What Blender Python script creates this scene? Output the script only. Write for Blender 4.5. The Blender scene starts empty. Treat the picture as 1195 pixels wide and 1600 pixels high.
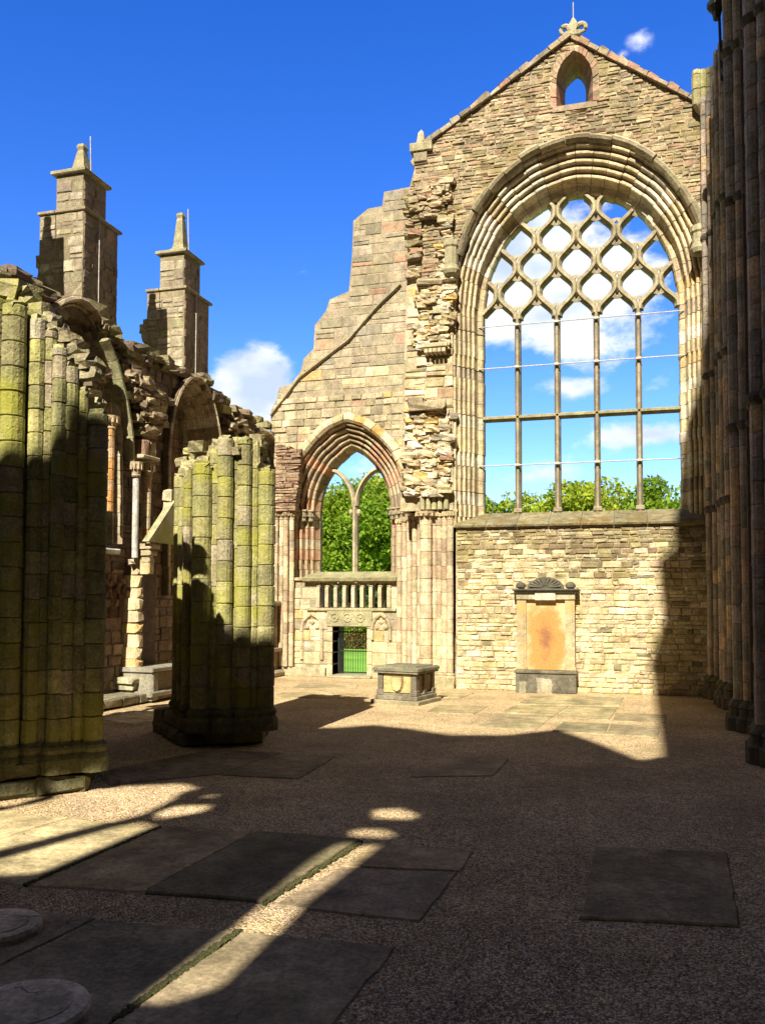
import bpy, math, random
from mathutils import Vector, Matrix
from mathutils.geometry import tessellate_polygon
from mathutils import noise as mnoise
R = random.Random(11)
scene = bpy.context.scene
# ------------------------------------------------------------------ camera
EYE = Vector((0, 0, 2.4)); FPX = 1350.0
yaw, pitch, roll = math.radians(16), math.radians(2.55), math.radians(0.14)
fw = Vector((-math.sin(yaw)*math.cos(pitch), math.cos(yaw)*math.cos(pitch), math.sin(pitch)))
rt0 = Vector((math.cos(yaw), math.sin(yaw), 0)); up0 = rt0.cross(fw)
rt = rt0*math.cos(roll)+up0*math.sin(roll); up = -rt0*math.sin(roll)+up0*math.cos(roll)
cd = bpy.data.cameras.new('camera'); cam = bpy.data.objects.new('camera', cd)
scene.collection.objects.link(cam); scene.camera = cam
cam.matrix_world = Matrix(((rt.x, up.x, -fw.x, EYE.x), (rt.y, up.y, -fw.y, EYE.y), (rt.z, up.z, -fw.z, EYE.z), (0, 0, 0, 1)))
cd.sensor_fit = 'VERTICAL'; cd.sensor_height = 36; cd.sensor_width = 27
cd.lens = FPX/1600*36; cd.shift_y = 75.5/1600; cd.clip_start = .05; cd.clip_end = 3000
# ------------------------------------------------------------------ light
SAZ, SEL = math.radians(1.8), math.radians(40.5)
L = Vector((math.sin(SAZ)*math.cos(SEL), math.cos(SAZ)*math.cos(SEL), -math.sin(SEL)))
sd = bpy.data.lights.new('sun', 'SUN'); sd.energy = 4.8; sd.angle = math.radians(.5); sd.color = (1, .92, .76)
so = bpy.data.objects.new('sun', sd); scene.collection.objects.link(so)
so.rotation_euler = L.to_track_quat('-Z', 'Y').to_euler(); so.location = (-20, -40, 40)
scene.view_settings.view_transform = 'Standard'; scene.view_settings.look = 'None'
scene.view_settings.gamma = 1; scene.view_settings.exposure = 1.15
def vray(px, py): return (fw + rt*((px-597.5)/FPX) - up*((py-875.5)/FPX))
W = bpy.data.worlds.new('World'); scene.world = W; W.use_nodes = True
nt = W.node_tree; nt.nodes.clear(); N = nt.nodes.new; LK = nt.links.new
out = N('ShaderNodeOutputWorld'); bg = N('ShaderNodeBackground'); bg.inputs[1].default_value = 0.075
sky = N('ShaderNodeTexSky'); sky.sky_type = 'NISHITA'; sky.sun_disc = False
sky.sun_elevation = SEL; sky.sun_rotation = math.atan2(-L.x, -L.y); sky.air_density = 1.0; sky.dust_density = 0.; sky.ozone_density = 4.0
hs = N('ShaderNodeHueSaturation'); hs.inputs['Saturation'].default_value = 1.33; hs.inputs['Value'].default_value = 1.55; hs.inputs['Hue'].default_value = .522
LK(sky.outputs[0], hs.inputs['Color'])
tc = N('ShaderNodeTexCoord'); nrmz = N('ShaderNodeVectorMath'); nrmz.operation = 'NORMALIZE'; LK(tc.outputs['Generated'], nrmz.inputs[0])
nz = N('ShaderNodeTexNoise'); nz.inputs['Scale'].default_value = 7; nz.inputs['Detail'].default_value = 9; nz.inputs['Roughness'].default_value = .62
mp = N('ShaderNodeMapping'); mp.inputs['Scale'].default_value = (1, 1, 1.7); LK(nrmz.outputs[0], mp.inputs[0]); LK(mp.outputs[0], nz.inputs['Vector'])
def M2(op, a, b=None, c=None):
    m = N('ShaderNodeMath'); m.operation = op
    for i, v in enumerate((a, b, c)):
        if v is None: continue
        if isinstance(v, (int, float)): m.inputs[i].default_value = v
        else: LK(v, m.inputs[i])
    return m.outputs[0]
tot = None
for px, py, rh, rv, k in [(790, 440, .085, .12, 1.15), (850, 470, .11, .08, 1.1), (935, 430, .07, .05, .9), (940, 320, .06, .03, .5), (900, 540, .08, .035, .9),
                          (870, 605, .07, .018, .75), (1005, 682, .085, .022, 1.0), (385, 605, .055, .045, 1.25), (430, 640, .05, .03, 1.0), (1000, 62, .028, .016, .8), (972, 84, .02, .01, .66),
                          (570, 760, .05, .08, .85), (830, 745, .06, .02, .6), (540, 260, .05, .02, .15), (1030, 590, .03, .02, .4)]:
    d0 = vray(px, py).normalized(); az = math.atan2(d0.x, d0.y)
    sb = N('ShaderNodeVectorMath'); sb.operation = 'SUBTRACT'; sb.inputs[1].default_value = d0; LK(nrmz.outputs[0], sb.inputs[0])
    m_ = N('ShaderNodeMapping'); m_.vector_type = 'TEXTURE'; m_.inputs['Rotation'].default_value = (0, 0, -az); m_.inputs['Scale'].default_value = (rh, .15, rv)
    LK(sb.outputs[0], m_.inputs[0])
    ln = N('ShaderNodeVectorMath'); ln.operation = 'LENGTH'; LK(m_.outputs[0], ln.inputs[0])
    v = M2('MULTIPLY', M2('MAXIMUM', M2('SUBTRACT', 1.0, M2('MULTIPLY', ln.outputs['Value'], .62)), 0.0), k)
    tot = v if tot is None else M2('MAXIMUM', tot, v)
dn = M2('ADD', M2('MULTIPLY', tot, .95), M2('MULTIPLY', M2('SUBTRACT', nz.outputs['Fac'], .5), 1.9))
mr = N('ShaderNodeMapRange'); mr.interpolation_type = 'SMOOTHSTEP'; mr.inputs['From Min'].default_value = .4; mr.inputs['From Max'].default_value = .74; LK(dn, mr.inputs['Value'])
mx = N('ShaderNodeMix'); mx.data_type = 'RGBA'; LK(mr.outputs[0], mx.inputs['Factor']); LK(hs.outputs[0], mx.inputs['A'])
nz2 = N('ShaderNodeTexNoise'); nz2.inputs['Scale'].default_value = 11; nz2.inputs['Detail'].default_value = 4; LK(mp.outputs[0], nz2.inputs['Vector'])
cr = N('ShaderNodeValToRGB'); cr.color_ramp.elements[0].position = .35; cr.color_ramp.elements[0].color = (4.0, 4.8, 6.5, 1); cr.color_ramp.elements[1].position = .62; cr.color_ramp.elements[1].color = (7.4, 7.5, 7.8, 1)
LK(nz2.outputs['Fac'], cr.inputs[0]); LK(cr.outputs[0], mx.inputs['B'])
# unseen cloud added behind and above the viewpoint to dim and warm skylight
dt = N('ShaderNodeVectorMath'); dt.operation = 'DOT_PRODUCT'; dt.inputs[1].default_value = Vector((fw.x, fw.y, .1)).normalized(); LK(nrmz.outputs[0], dt.inputs[0])
nz3 = N('ShaderNodeTexNoise'); nz3.inputs['Scale'].default_value = 3; nz3.inputs['Detail'].default_value = 6; LK(nrmz.outputs[0], nz3.inputs['Vector'])
bk = M2('MULTIPLY', M2('SUBTRACT', .62, dt.outputs['Value']), 3.0); bk = M2('ADD', bk, M2('MULTIPLY', M2('SUBTRACT', nz3.outputs['Fac'], .5), 2.0))
mr2 = N('ShaderNodeMapRange'); mr2.interpolation_type = 'SMOOTHSTEP'; mr2.inputs['From Min'].default_value = .3; mr2.inputs['From Max'].default_value = .9; LK(bk, mr2.inputs['Value'])
mx2 = N('ShaderNodeMix'); mx2.data_type = 'RGBA'; LK(mr2.outputs[0], mx2.inputs['Factor']); LK(mx.outputs['Result'], mx2.inputs['A']); mx2.inputs['B'].default_value = (1.0, .92, .82, 1)
LK(mx2.outputs['Result'], bg.inputs[0]); LK(bg.outputs[0], out.inputs[0])
try: scene.cycles.max_bounces = 6; scene.cycles.diffuse_bounces = 4
except Exception: pass
# ------------------------------------------------------------------ photo measurement -> metres
def atY(px, py, Y):
    d = vray(px, py); t = (Y-EYE.y)/d.y; return EYE + d*t
def UZ(px, py, Y): p = atY(px, py, Y); return (p.x, p.z)
def gnd(px, py, z=0.):
    d = vray(px, py); return EYE + d*((z-EYE.z)/d.z)
YE, YN, YG = 22.9, 25.2, 23.75          # great wall face, north bay wall face, tracery plane
NA = Vector((-11.45, 17.3, 0)); ND = Vector((.06, 1, 0)).normalized(); NN = Vector((ND.y, -ND.x, 0))   # north aisle wall
def atN(px, py, off=0):
    d = vray(px, py); t = ((NA+NN*off-EYE).dot(NN))/d.dot(NN); P = EYE+d*t
    return ((P-NA).dot(ND), P.z)
# ------------------------------------------------------------------ materials
def mat(name, rough=.9):
    m = bpy.data.materials.new(name); m.use_nodes = True; t = m.node_tree
    b = t.nodes['Principled BSDF']; b.inputs['Roughness'].default_value = rough
    b.inputs['Specular IOR Level'].default_value = .25
    return m, t, b
def mixc(t, f, a, b, mode='MIX'):
    m = t.nodes.new('ShaderNodeMix'); m.data_type = 'RGBA'; m.blend_type = mode
    for k, v in (('Factor', f), ('A', a), ('B', b)):
        if isinstance(v, (int, float)): m.inputs[k].default_value = v
        elif isinstance(v, tuple): m.inputs[k].default_value = (*v, 1)
        else: t.links.new(v, m.inputs[k])
    return m.outputs['Result']
def noi(t, vec, sc, det=5, ro=.6, dist=0):
    n = t.nodes.new('ShaderNodeTexNoise'); n.inputs['Scale'].default_value = sc; n.inputs['Detail'].default_value = det
    n.inputs['Roughness'].default_value = ro; n.inputs['Distortion'].default_value = dist
    t.links.new(vec, n.inputs['Vector']); return n.outputs['Fac']
def ramp(t, v, a, b, lo=0., hi=1.):
    m = t.nodes.new('ShaderNodeMapRange'); m.interpolation_type = 'SMOOTHSTEP'
    for k, x in (('From Min', a), ('From Max', b), ('To Min', lo), ('To Max', hi)): m.inputs[k].default_value = x
    t.links.new(v, m.inputs['Value']); return m.outputs[0]
def mth(t, op, a, b):
    m = t.nodes.new('ShaderNodeMath'); m.operation = op
    for i, v in enumerate((a, b)):
        if isinstance(v, (int, float)): m.inputs[i].default_value = v
        else: t.links.new(v, m.inputs[i])
    return m.outputs[0]
def stone(name, moss=(.16, .15, .05), mossamt=.3, dark=(.07, .06, .05), darkamt=.3, bump=.5, fine=28, mscale=1.6, low=None, pits=.35):
    m, t, b = mat(name); g = t.nodes.new('ShaderNodeNewGeometry'); P = g.outputs['Position']
    a = t.nodes.new('ShaderNodeVertexColor'); a.layer_name = 'Col'
    n1 = noi(t, P, fine, 6, .65); n2 = noi(t, P, 5, 4); n3 = noi(t, P, mscale, 5, .62); n4 = noi(t, P, mscale*1.7+.9, 6, .68, .4)
    c = mixc(t, 1.0, a.outputs['Color'], ramp_rgb(t, n1, .25, .78, .62, 1.38), 'MULTIPLY')
    c = mixc(t, 1.0, c, ramp_rgb(t, n2, .3, .7, .8, 1.2), 'MULTIPLY')
    mpv = t.nodes.new('ShaderNodeMapping'); mpv.inputs['Scale'].default_value = (1.3, 1.3, .4); t.links.new(P, mpv.inputs[0])
    c = mixc(t, 1.0, c, ramp_rgb(t, noi(t, mpv.outputs[0], 1.1, 6, .65), .32, .68, .78, 1.12), 'MULTIPLY')
    c = mixc(t, mth(t, 'MULTIPLY', ramp(t, n4, .5, .72), darkamt), c, dark)
    mf = mth(t, 'MULTIPLY', ramp(t, n3, .46, .66), mossamt)
    if low:   # damp foot of the wall
        sp = t.nodes.new('ShaderNodeSeparateXYZ'); t.links.new(P, sp.inputs[0])
        mf = mth(t, 'MAXIMUM', mf, mth(t, 'MULTIPLY', ramp(t, mth(t, 'ADD', sp.outputs['Z'], mth(t, 'MULTIPLY', n3, 1.2)), low+.7, low, 0, 1), .6))
    c = mixc(t, mf, c, moss)
    t.links.new(c, b.inputs['Base Color'])
    bp = t.nodes.new('ShaderNodeBump'); bp.inputs['Strength'].default_value = bump; bp.inputs['Distance'].default_value = .03
    vo = t.nodes.new('ShaderNodeTexVoronoi'); vo.inputs['Scale'].default_value = 17; t.links.new(P, vo.inputs['Vector'])
    h = mth(t, 'ADD', mth(t, 'MULTIPLY', n1, .8), mth(t, 'ADD', mth(t, 'MULTIPLY', n2, 1.6), mth(t, 'MULTIPLY', ramp(t, vo.outputs['Distance'], 0, .35), pits)))
    t.links.new(h, bp.inputs['Height']); t.links.new(bp.outputs[0], b.inputs['Normal'])
    return m
def ramp_rgb(t, v, a, b, lo, hi):
    x = ramp(t, v, a, b, lo, hi); c = t.nodes.new('ShaderNodeCombineColor')
    for i in range(3): t.links.new(x, c.inputs[i])
    return c.outputs[0]
def plain(name, col, rough=.7, metal=0, var=.25, sc=20, bump=.2):
    m, t, b = mat(name, rough); b.inputs['Metallic'].default_value = metal
    g = t.nodes.new('ShaderNodeNewGeometry'); n = noi(t, g.outputs['Position'], sc)
    t.links.new(mixc(t, 1.0, col, ramp_rgb(t, n, .3, .7, 1-var, 1+var), 'MULTIPLY'), b.inputs['Base Color'])
    bp = t.nodes.new('ShaderNodeBump'); bp.inputs['Strength'].default_value = bump; bp.inputs['Distance'].default_value = .01
    t.links.new(n, bp.inputs['Height']); t.links.new(bp.outputs[0], b.inputs['Normal']); return m
M_wall = stone('rubble sandstone', moss=(.24, .2, .07), mossamt=.5, dark=(.15, .115, .06), darkamt=.6, low=.25)
M_gable = stone('gable sandstone', moss=(.21, .17, .11), mossamt=.5, dark=(.15, .11, .07), darkamt=.5)
M_ash = stone('dressed sandstone', moss=(.2, .18, .09), mossamt=.3, dark=(.1, .08, .055), darkamt=.35, bump=.35, low=.2)
M_pier = stone('algae covered sandstone', moss=(.29, .28, .035), mossamt=.8, dark=(.1, .085, .05), darkamt=.55, bump=.65, mscale=1.1)
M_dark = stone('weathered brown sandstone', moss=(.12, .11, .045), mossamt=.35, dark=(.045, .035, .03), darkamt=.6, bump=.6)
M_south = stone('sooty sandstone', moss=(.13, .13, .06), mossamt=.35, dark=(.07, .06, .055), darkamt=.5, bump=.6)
M_trac = stone('tracery sandstone', moss=(.2, .19, .1), mossamt=.3, dark=(.1, .08, .06), darkamt=.4, bump=.3)
M_black = stone('blackened sandstone', moss=(.1, .1, .06), mossamt=.35, dark=(.03, .026, .022), darkamt=.6, bump=.4)
M_slab = stone('worn paving stone', moss=(.13, .125, .055), mossamt=.45, dark=(.09, .075, .055), darkamt=.35, bump=.25, mscale=.8, pits=.1)
def slab_mat():
    m = M_slab; t = m.node_tree; bs = t.nodes['Principled BSDF']; src = bs.inputs['Base Color'].links[0].from_socket
    P = [n for n in t.nodes if n.type == 'NEW_GEOMETRY'][0].outputs['Position']
    nd = t.nodes.new('ShaderNodeTexNoise'); nd.inputs['Scale'].default_value = 3; nd.inputs['Detail'].default_value = 5; t.links.new(P, nd.inputs['Vector'])
    va = t.nodes.new('ShaderNodeVectorMath'); va.operation = 'MULTIPLY_ADD'; va.inputs[1].default_value = (.35, .35, .35); t.links.new(nd.outputs['Color'], va.inputs[0]); t.links.new(P, va.inputs[2])
    vo = t.nodes.new('ShaderNodeTexVoronoi'); vo.feature = 'DISTANCE_TO_EDGE'; vo.inputs['Scale'].default_value = .75; t.links.new(va.outputs[0], vo.inputs['Vector'])
    ck = mth(t, 'MULTIPLY', ramp(t, vo.outputs['Distance'], .006, .0), ramp(t, noi(t, P, .9, 2), .5, .56))
    c = mixc(t, 1.0, src, ramp_rgb(t, noi(t, P, 1.4, 7, .7), .3, .7, .7, 1.3), 'MULTIPLY')
    c = mixc(t, ramp(t, noi(t, P, 45, 3, .7), .62, .7, 0, .5), c, (.34, .28, .2))
    c = mixc(t, mth(t, 'MULTIPLY', ck, .8), c, (.03, .03, .02)); t.links.new(c, bs.inputs['Base Color'])
slab_mat()
M_rod = plain('pale lead rod', (.42, .4, .37), .5); M_iron = plain('painted iron', (.02, .025, .02), .45)
M_wood = plain('bark', (.09, .065, .045), .9)
# ------------------------------------------------------------------ mesh collector
def cv(c, v=.12, rnd=R):
    k = 1+rnd.uniform(-v, v); return (c[0]*k*(1+rnd.uniform(-.03, .03)), c[1]*k, c[2]*k*(1+rnd.uniform(-.06, .06)))
class MB:
    def __init__(s): s.v = []; s.f = []; s.c = []
    def add(s, vs, fs, col):
        o = len(s.v); s.v += [tuple(v) for v in vs]; s.c += [col]*len(vs) if not isinstance(col, list) else col
        s.f += [tuple(i+o for i in f) for f in fs]
    def build(s, name, m, parent=None, smooth=False, label=None):
        me = bpy.data.meshes.new(name); me.from_pydata(s.v, [], s.f)
        a = me.color_attributes.new('Col', 'FLOAT_COLOR', 'POINT')
        fl = []
        for c in s.c: fl += [max(0., c[0]), max(0., c[1]), max(0., c[2]), 1.]
        a.data.foreach_set('color', fl)
        if smooth: me.polygons.foreach_set('use_smooth', [True]*len(me.polygons))
        me.materials.append(m); me.update()
        o = bpy.data.objects.new(name, me); scene.collection.objects.link(o)
        if parent is not None:
            o.parent = parent; o.matrix_parent_inverse = Matrix.Translation(-parent.location)
        if label: o['label'] = label
        return o
    # oriented box from centre + three half vectors, front edges chamfered towards +n
    def block(s, O, u, v, n, hu, hv, d0, d1, col, ch=.02, jit=.0, rnd=R):
        j = lambda: rnd.uniform(-jit, jit)
        V = []
        for dd, k in ((d0, 0), (d1-ch, 0), (d1, ch)):
            for a, b in ((-1, -1), (1, -1), (1, 1), (-1, 1)):
                V.append(O + u*(a*(hu-k)+(j() if dd != d0 else 0)) + v*(b*(hv-k)+(j() if dd != d0 else 0)) + n*(dd+(j()*1.0 if dd == d1 else 0)))
        F = [(3, 2, 1, 0), (8, 9, 10, 11)]
        for r in (0, 4):
            for i in range(4): k = (i+1) % 4; F.append((r+i, r+k, r+4+k, r+4+i))
        s.add(V, F, col)
    def box(s, a, b, col, ch=.015):
        a, b = Vector(a), Vector(b); c = (a+b)/2; h = (b-a)/2
        V = []
        for z, k in ((-h.z, 1), (-h.z+ch, 0), (h.z-ch, 0), (h.z, 1)):
            for x, y in ((-1, -1), (1, -1), (1, 1), (-1, 1)):
                V.append(c+Vector((x*(h.x-ch*k), y*(h.y-ch*k), z)))
        F = [(3, 2, 1, 0), (12, 13, 14, 15)]
        for r in (0, 4, 8):
            for i in range(4): k = (i+1) % 4; F.append((r+i, r+k, r+4+k, r+4+i))
        s.add(V, F, col)
    def rock(s, c, sx, sy, sz, col, rnd=R, rough=.2):
        V = []; idx = {}; F = []
        g = (-1, 0, 1)
        rz = rnd.uniform(-.3, .3); cz, sn = math.cos(rz), math.sin(rz)
        for x in g:
            for y in g:
                for z in g:
                    if x == y == z == 0: continue
                    p = Vector((x, y, z)); p = p*(.84+.16/max(p.length, .1)*1.0)
                    p += Vector((rnd.uniform(-rough, rough), rnd.uniform(-rough, rough), rnd.uniform(-rough, rough)))
                    q = Vector((p.x*sx, p.y*sy, p.z*sz)); q = Vector((q.x*cz-q.y*sn, q.x*sn+q.y*cz, q.z))
                    idx[(x, y, z)] = len(V); V.append(Vector(c)+q)
        for ax in range(3):
            for sg in (-1, 1):
                for i in (-1, 0):
                    for k in (-1, 0):
                        q = []
                        for di, dk in ((0, 0), (1, 0), (1, 1), (0, 1)):
                            t = [0, 0, 0]; t[ax] = sg; t[(ax+1) % 3] = i+di; t[(ax+2) % 3] = k+dk; q.append(idx[tuple(t)])
                        F.append(tuple(q if sg > 0 else q[::-1]))
        s.add(V, F, col)
    # shaft of stacked drums
    def shaft(s, x, y, r, z0, z1, ch, pal, n=12, vert=None, off=0, jit=.02, rnd=R, top=True, hj=.15, lean=(0, 0)):
        z = z0; sc = 1
        while z < z1-.02:
            h = ch*(1+rnd.uniform(-hj, hj)); e = min(z+h, z1)
            if z1-e < ch*.25: e = z1
            col = cv(pal(z), .14, rnd); rr = r*(1+rnd.uniform(-jit, jit)); ox, oy = rnd.uniform(-.006, .006), rnd.uniform(-.006, .006)
            V = []; F = []
            b = min(.014, r*.12); er = [rnd.uniform(0, .016)*(rnd.random() < .5) for _ in range(n)]
            for q, (zz, k) in enumerate(((z, b*1.2), (z+b, 0), (e-b, 0), (e, b*1.2))):
                for i in range(n):
                    a = 2*math.pi*i/n; w = rr-k-(er[i] if q in (0, 3) else 0)
                    V.append(Vector((x+ox+lean[0]*(zz-z0)+w*math.cos(a), y+oy+lean[1]*(zz-z0)+w*math.sin(a), zz)))
            for q in range(3):
                for i in range(n): k = (i+1) % n; F.append((q*n+i, q*n+k, q*n+n+k, q*n+n+i))
            F.append(tuple(range(3*n, 4*n))); F.append(tuple(range(n-1, -1, -1)))
            s.add(V, F, col); z = e
    def lathe(s, x, y, prof, col, n=16, sy=1.):
        V = []; F = []
        for r, z in prof:
            for i in range(n): a = 2*math.pi*i/n; V.append((x+r*math.cos(a), y+sy*r*math.sin(a), z))
        for q in range(len(prof)-1):
            for i in range(n): k = (i+1) % n; F.append((q*n+i, q*n+k, q*n+n+k, q*n+n+i))
        F.append(tuple(range(n-1, -1, -1))); F.append(tuple(range((len(prof)-1)*n, len(prof)*n)))
        s.add(V, F, col)
    def tube(s, pts, r, col, n=8):
        V = []; F = []
        for i, p in enumerate(pts):
            p = Vector(p); d = (Vector(pts[min(i+1, len(pts)-1)])-Vector(pts[max(i-1, 0)])).normalized()
            a = d.cross(Vector((0, 0, 1)) if abs(d.z) < .9 else Vector((1, 0, 0))).normalized(); b = d.cross(a)
            rr = r[i] if isinstance(r, (list, tuple)) else r
            for k in range(n): t = 2*math.pi*k/n; V.append(p+a*(rr*math.cos(t))+b*(rr*math.sin(t)))
        for i in range(len(pts)-1):
            for k in range(n): m = (k+1) % n; F.append((i*n+k, i*n+m, i*n+n+m, i*n+n+k))
        F.append(tuple(range(n-1, -1, -1))); F.append(tuple(range((len(pts)-1)*n, len(pts)*n)))
        s.add(V, F, col)
    # prism of a polygon (with holes) in frame O,u,v extruded from n*d0 to n*d1
    def prism(s, O, u, v, n, outer, holes, d0, d1, col):
        loops = [outer]+holes
        tri = tessellate_polygon([[Vector((a, b, 0)) for a, b in lp] for lp in loops])
        flat = [p for lp in loops for p in lp]; k = len(flat)
        V = [O+u*a+v*b+n*d1 for a, b in flat]+[O+u*a+v*b+n*d0 for a, b in flat]
        F = []
        for t in tri:
            p0, p1, p2 = (flat[i] for i in t); ar = (p1[0]-p0[0])*(p2[1]-p0[1])-(p2[0]-p0[0])*(p1[1]-p0[1])
            t = tuple(t) if ar > 0 else tuple(t[::-1]); F.append(t); F.append(tuple(i+k for i in t[::-1]))
        st = 0
        for lp in loops:
            m = len(lp)
            for i in range(m): a, b = st+i, st+(i+1) % m; F.append((a, b, b+k, a+k))
            st += m
        s.add(V, F, col)
def inpoly(poly, x, y):
    c = False; j = len(poly)-1
    for i in range(len(poly)):
        a, b = poly[i], poly[j]
        if (a[1] > y) != (b[1] > y) and x < (b[0]-a[0])*(y-a[1])/(b[1]-a[1])+a[0]: c = not c
        j = i
    return c
def rubble(mb, O, u, v, n, outer, holes, pal, ch=(.13, .24), ln=(.2, .55), dp=(.015, .06), gap=.014, chm=.02, jit=.012, back=-.3, rnd=R, edge=None):
    v0 = min(p[1] for p in outer); v1 = max(p[1] for p in outer); u0 = min(p[0] for p in outer); u1 = max(p[0] for p in outer)
    ins = lambda a, b: inpoly(outer, a, b) and not any(inpoly(h, a, b) for h in holes)
    y = v0; av = [0, 0, 0]
    for _ in range(60):
        q_ = pal((u0+u1)/2, (v0+v1)/2, rnd); av = [av[i]+q_[i]/60 for i in range(3)]
    blend = lambda c: tuple(c[i]*.72+av[i]*.28*(sum(c)/sum(av))**.5 for i in range(3))
    while y < v1-.03:
        h = rnd.uniform(*ch); ya, yb = y+.02, y+h-.02; st = .04; iv = []; cur = None; x = u0-.02
        while x <= u1+.04:
            k = ins(x, ya) and ins(x, yb)
            if k and cur is None: cur = x
            if not k and cur is not None: iv.append((cur, x-st)); cur = None
            x += st
        if cur is not None: iv.append((cur, x-st))
        for a, b in iv:
            if b-a < .06: continue
            x = a
            while x < b-.03:
                w = min(rnd.uniform(*ln)*(.6+h/ch[1]*.5), b-x)
                if b-x-w < ln[0]*.5: w = b-x
                parts = [(y, h)]
                if h > ch[1]*.8 and rnd.random() < .22: sp = rnd.uniform(.35, .6); parts = [(y, h*sp), (y+h*sp, h*(1-sp))]
                for yy, hh in parts:
                    isend = x == a or x+w >= b-.001
                    cx, cy = x+w/2, yy+hh/2
                    mb.block(O+u*cx+v*cy, u, v, n, max(w/2-gap/2, .02), max(hh/2-gap/2, .015), (edge if (edge and isend) else back), rnd.uniform(*dp), cv(blend(pal(cx, cy, rnd)), .11, rnd), min(chm, hh*.2, w*.2), jit, rnd)
                x += w
        y += h
def fieldrocks(mb, O, u, v, n, poly, pal, step=.16, dmax=.35, rnd=R, sz=(.07, .2)):
    v0 = min(p[1] for p in poly); v1 = max(p[1] for p in poly); u0 = min(p[0] for p in poly); u1 = max(p[0] for p in poly)
    y = v0
    while y < v1:
        x = u0
        while x < u1:
            a, b = x+rnd.uniform(-.05, .05), y+rnd.uniform(-.04, .04)
            if inpoly(poly, a, b):
                q = O+u*a+v*b+n*(dmax*(.15+.75*mnoise.noise(Vector((a*1.1, b*1.3, 3.3)))) + rnd.uniform(-.03, .07))
                w = rnd.uniform(*sz); mb.rock(q, w*1.25 if abs(u.x) > .5 else w, w if abs(u.x) > .5 else w*1.25, w*rnd.uniform(.4, .65), cv(pal(a, b, rnd), .2, rnd), rnd, .25)
            x += step*1.3
        y += step*.8
# archivolt: path [(u,v,nu,nv)], profile [(r,d)] d measured along +n ; blocks of length Lb
def archivolt(mb, O, u, v, n, path, prof, Lb, pal, gap=.012, g=None, jit=.008, rnd=R):
    S = [0]
    for i in range(1, len(path)): S.append(S[-1]+math.hypot(path[i][0]-path[i-1][0], path[i][1]-path[i-1][1]))
    if gap > 0 and len(prof) > 7:
        pk = len(prof); V = []; F = []
        for i, a in enumerate(path):
            gg = g(S[i]/S[-1]) if g else 1
            for r, d in prof: V.append(O+u*(a[0]+a[2]*((r+.02)*gg))+v*(a[1]+a[3]*((r+.02)*gg))+n*(d-.03))
        for i in range(len(path)-1):
            for q in range(pk-1): F.append((i*pk+q, i*pk+q+1, (i+1)*pk+q+1, (i+1)*pk+q))
        mb.add(V, F, (.16, .12, .08))
    def at(s):
        s = max(0, min(S[-1], s)); i = 1
        while i < len(S)-1 and S[i] < s: i += 1
        t = (s-S[i-1])/max(S[i]-S[i-1], 1e-9); a, b = path[i-1], path[i]
        return tuple(a[k]*(1-t)+b[k]*t for k in range(4))
    s = 0; k = len(prof)
    while s < S[-1]-.02:
        l = Lb*rnd.uniform(.85, 1.15); e = min(s+l, S[-1])
        if S[-1]-e < Lb*.4: e = S[-1]
        col = cv(pal((s+e)/2, rnd), .13, rnd); V = []; F = []
        dj = rnd.uniform(-jit, jit); rj = rnd.uniform(-jit, jit)
        m = 3
        for q in range(m):
            sq = s+gap/2+(e-s-gap)*q/(m-1); a = at(sq); gg = g(sq/S[-1]) if g else 1
            for r, d in prof:
                V.append(O+u*(a[0]+a[2]*(r*gg+rj))+v*(a[1]+a[3]*(r*gg+rj))+n*(d+dj))
        for q in range(m-1):
            for i in range(k-1): F.append((q*k+i, q*k+i+1, (q+1)*k+i+1, (q+1)*k+i))
        F.append(tuple(range(k))); F.append(tuple(range((m-1)*k+k-1, (m-1)*k-1, -1)))
        F.append((0, k, 2*k, 2*k+k-1, k+k-1, k-1))
        mb.add(V, F, col); s = e
def rolls(r0, d0, r1, d1, nroll, rr=.5):
    """stepped moulding of rolls and hollows from (r0,d0) out to (r1,d1)"""
    out = []; 
    for i in range(nroll):
        t0, t1 = i/nroll, (i+1)/nroll; ra, rb = r0+(r1-r0)*t0, r0+(r1-r0)*t1; da, db = d0+(d1-d0)*t0, d0+(d1-d0)*t1
        w = rb-ra; c = (ra+w*.42, db-w*.25+.0); q = w*.36
        out.append((ra, da)); out.append((ra+.01, c[1]-q*1.3))
        for k in range(7):
            a = math.pi+.5-(math.pi+1.0)*k/6.0; out.append((c[0]+q*math.cos(a), c[1]+q*math.sin(a)))
        out.append((ra+w*.86, db-w*.55)); 
    out.append((r1, d1)); return out
def finish_prof(p, back):
    return [(p[0][0], back)]+p+[(p[-1][0]+.0, back)]
def pathnorm(pts):
    P = []
    for i, p in enumerate(pts):
        a, b = pts[max(i-1, 0)], pts[min(i+1, len(pts)-1)]; dx, dy = b[0]-a[0], b[1]-a[1]; l = math.hypot(dx, dy) or 1
        P.append((p[0], p[1], -dy/l, dx/l))
    return P
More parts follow.
